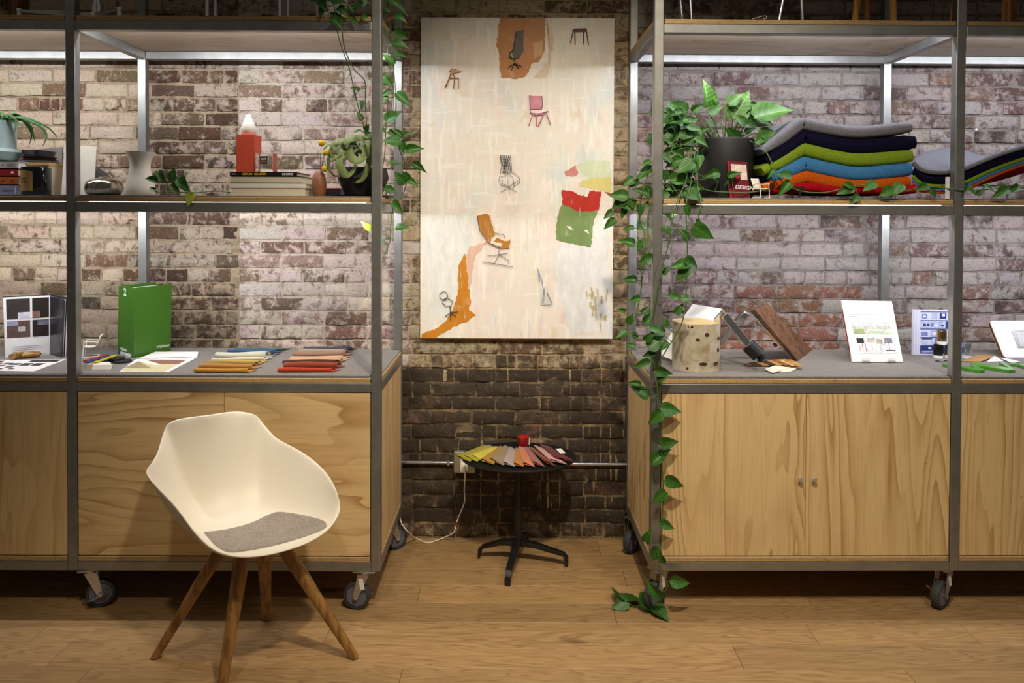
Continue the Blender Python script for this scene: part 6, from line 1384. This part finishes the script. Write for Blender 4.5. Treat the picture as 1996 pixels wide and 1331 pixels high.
# ---- left plant on the top shelf
LC = pY(645, 33, 3.075); LC.z = Z1; k = 3.075 / FPX
lp_ = root('pothos', LC, 'trailing pothos in a white ribbed pot on the top shelf beside the painting', 'plant')
mb = MB(); h = .17
def ribbed(u, v):
    a = 2 * PI * u; r = (27 + 9 * v) * k * (1 + .018 * math.sin(60 * v)); return (LC.x + r * math.cos(a), LC.y + r * math.sin(a), LC.z + h * v)
part('pot', MB().grid(ribbed, 40, 60, closed_u=True), plain('white_ribbed_ceramic', (216, 210, 198), .6, var=.06), lp_, smooth=True)
part('soil', MB().lathe([(34 * k, h - .012), (0, h - .008)], LC, 24), plain('potting_soil', (46, 34, 24)), lp_)
part('pot_base', MB().lathe([(27 * k, 0.0002), (27 * k, .004), (0, .004)], LC, 32), plain('white_ribbed_ceramic', (216, 210, 198)), lp_)
top = LC + Vector((0, -.02, h + .01))
def lx(p): return pY(p[0], p[1], p[2])
VL = [[top, lx((640, -20, 3.0)), lx((652, 15, 2.945)), lx((654, 45, 2.94)), lx((665, 90, 2.95)), lx((680, 130, 2.97)), lx((690, 175, 2.99)), lx((700, 215, 3.01)), lx((711, 252, 3.03))],
      [top, lx((660, -15, 3.0)), lx((664, 30, 2.945)), lx((667, 60, 2.94)), lx((672, 95, 2.95)), lx((690, 135, 2.97)), lx((711, 158, 2.99)), lx((712, 200, 3.01)), lx((715, 248, 3.03))],
      [top, lx((700, -40, 3.1)), lx((738, -10, 3.14)), lx((750, 50, 3.15)), lx((757, 110, 3.15)), lx((760, 150, 3.15)), lx((756, 200, 3.15)), lx((752, 250, 3.15)), lx((750, 300, 3.15)), lx((746, 332, 3.15)), lx((752, 365, 3.15)), lx((755, 398, 3.15))],
      [top, lx((710, -50, 3.1)), lx((752, -10, 3.16)), lx((762, 90, 3.17)), lx((769, 150, 3.17)), lx((772, 200, 3.17)), lx((770, 250, 3.17)), lx((778, 290, 3.17)), lx((790, 320, 3.17)), lx((792, 358, 3.17)), lx((780, 388, 3.16)), lx((768, 400, 3.15)), lx((761, 440, 3.15)), lx((760, 470, 3.15)), lx((746, 502, 3.15)), lx((736, 520, 3.12))]]
vl = vines(lp_, VL, .0021)
F5 = lambda L: [(580 + a / 5.546, b / 5.546, 580 + c / 5.546, d / 5.546) for a, b, c, d in L]
G4 = lambda L: [(680 + a / 4.754, 220 + b / 4.754, 680 + c / 4.754, 220 + d / 4.754) for a, b, c, d in L]
LL = F5([(240, 0, 322, 122), (262, 90, 245, 190), (442, 205, 345, 120), (378, 195, 489, 298), (438, 85, 552, 160), (622, 110, 545, 45), (588, 184, 638, 245), (378, 5, 532, 32), (958, 0, 1188, 108), (1000, 125, 918, 62), (1048, 180, 1188, 220), (1050, 335, 1195, 424), (1028, 475, 1212, 496), (1053, 592, 1184, 600), (1035, 700, 928, 574), (985, 905, 905, 905), (932, 832, 1038, 938), (1012, 985, 902, 1030), (980, 1048, 902, 1118), (1072, 1008, 1228, 1142), (958, 1308, 1118, 1188), (664, 985, 570, 935), (712, 1095, 690, 1185), (692, 1302, 645, 1200), (150, -40, 220, 30), (700, 0, 780, 60), (690, 180, 775, 185), (640, 20, 720, 60), (760, 10, 700, 70), (300, -20, 240, 60)])
LL += G4([(117, 170, 43, 172), (150, 160, 190, 110), (150, 200, 205, 180), (302, 140, 338, 182), (467, 272, 308, 238), (492, 226, 413, 137), (508, 216, 602, 174), (370, 168, 448, 216), (480, 262, 516, 370), (533, 346, 688, 320), (447, 472, 353, 440), (588, 475, 724, 538), (512, 658, 428, 538), (552, 610, 497, 535), (543, 624, 644, 672), (338, 690, 442, 747), (408, 818, 489, 918), (438, 1066, 558, 1050), (306, 1160, 332, 1216)])
YL = G4([(207, 1082, 108, 1003)])
for i, (a, b, c, d) in enumerate(LL):
    Y = (2.94 if b < 80 else 2.99) if a < 722 else 3.14
    Y += rl.uniform(-.02, .01); bp = pY(a, b, Y); tp = pY(c, d, Y - rl.uniform(0, .02)); add_leaf(lp_, bp, tp, 1 if i == 14 else 0); attach(vl, bp, .12)
for (a, b, c, d) in YL: bp = pY(a, b, 3.06); tp = pY(c, d, 3.05); add_leaf(lp_, bp, tp, 2, face=(-.2, -1, .3)); attach(vl, bp, .14)
for v in vl: part('vine', v[1], STEM, lp_, smooth=True)
part('red_tie', MB().tube(smoothpath([pY(738, 39, 3.10), pY(752, 39, 3.13), pY(763, 36, 3.14), pY(767, 33, 3.14)], 4), .0014, 6), plain('red_wire', (210, 40, 30), .4), lp_)
# ---- cutting on the left shelf
cc = pY(330, 377, 3.06); cc.z = Z2
ct_ = root('pothos_cutting', cc, 'small pothos cutting with a drooping yellow-green leaf beside the cream vase', 'plant')
H3 = lambda x, y: (x / 3.17, y / 3.17)
vc = vines(ct_, [[pY(292, 369, 3.06), pY(305, 374, 3.05), pY(325, 374, 3.05), pY(345, 374, 3.05), pY(380, 375, 3.05), pY(420, 373, 3.06), pY(450, 375, 3.08)], [pY(318, 374, 3.05), pY(328, 362, 3.04), pY(322, 350, 3.03)], [pY(335, 374, 3.04), pY(350, 376, 2.98), pY(366, 374, 2.96), pY(373, 377, 2.955)]], .0016)
for (a, b, c, d, mi) in ((972, 1118, 890, 1095, 0), (980, 1060, 1022, 1128, 0), (1055, 1112, 1082, 1036, 1), (1108, 1108, 1170, 1192, 0), (1188, 1192, 1150, 1274, 2), (1060, 1140, 1110, 1190, 0), (1110, 1090, 1150, 1130, 0), (960, 1170, 925, 1158, 0)):
    Y = 2.955 if mi == 2 else 3.03; bp = pY(*H3(a, b), Y); tp = pY(*H3(c, d), Y - .01); add_leaf(ct_, bp, tp, mi, face=(rl.uniform(-.3, .3), -1, .35)); attach(vc, bp, .1)
for v in vc: part('vine', v[1], STEM, ct_, smooth=True)
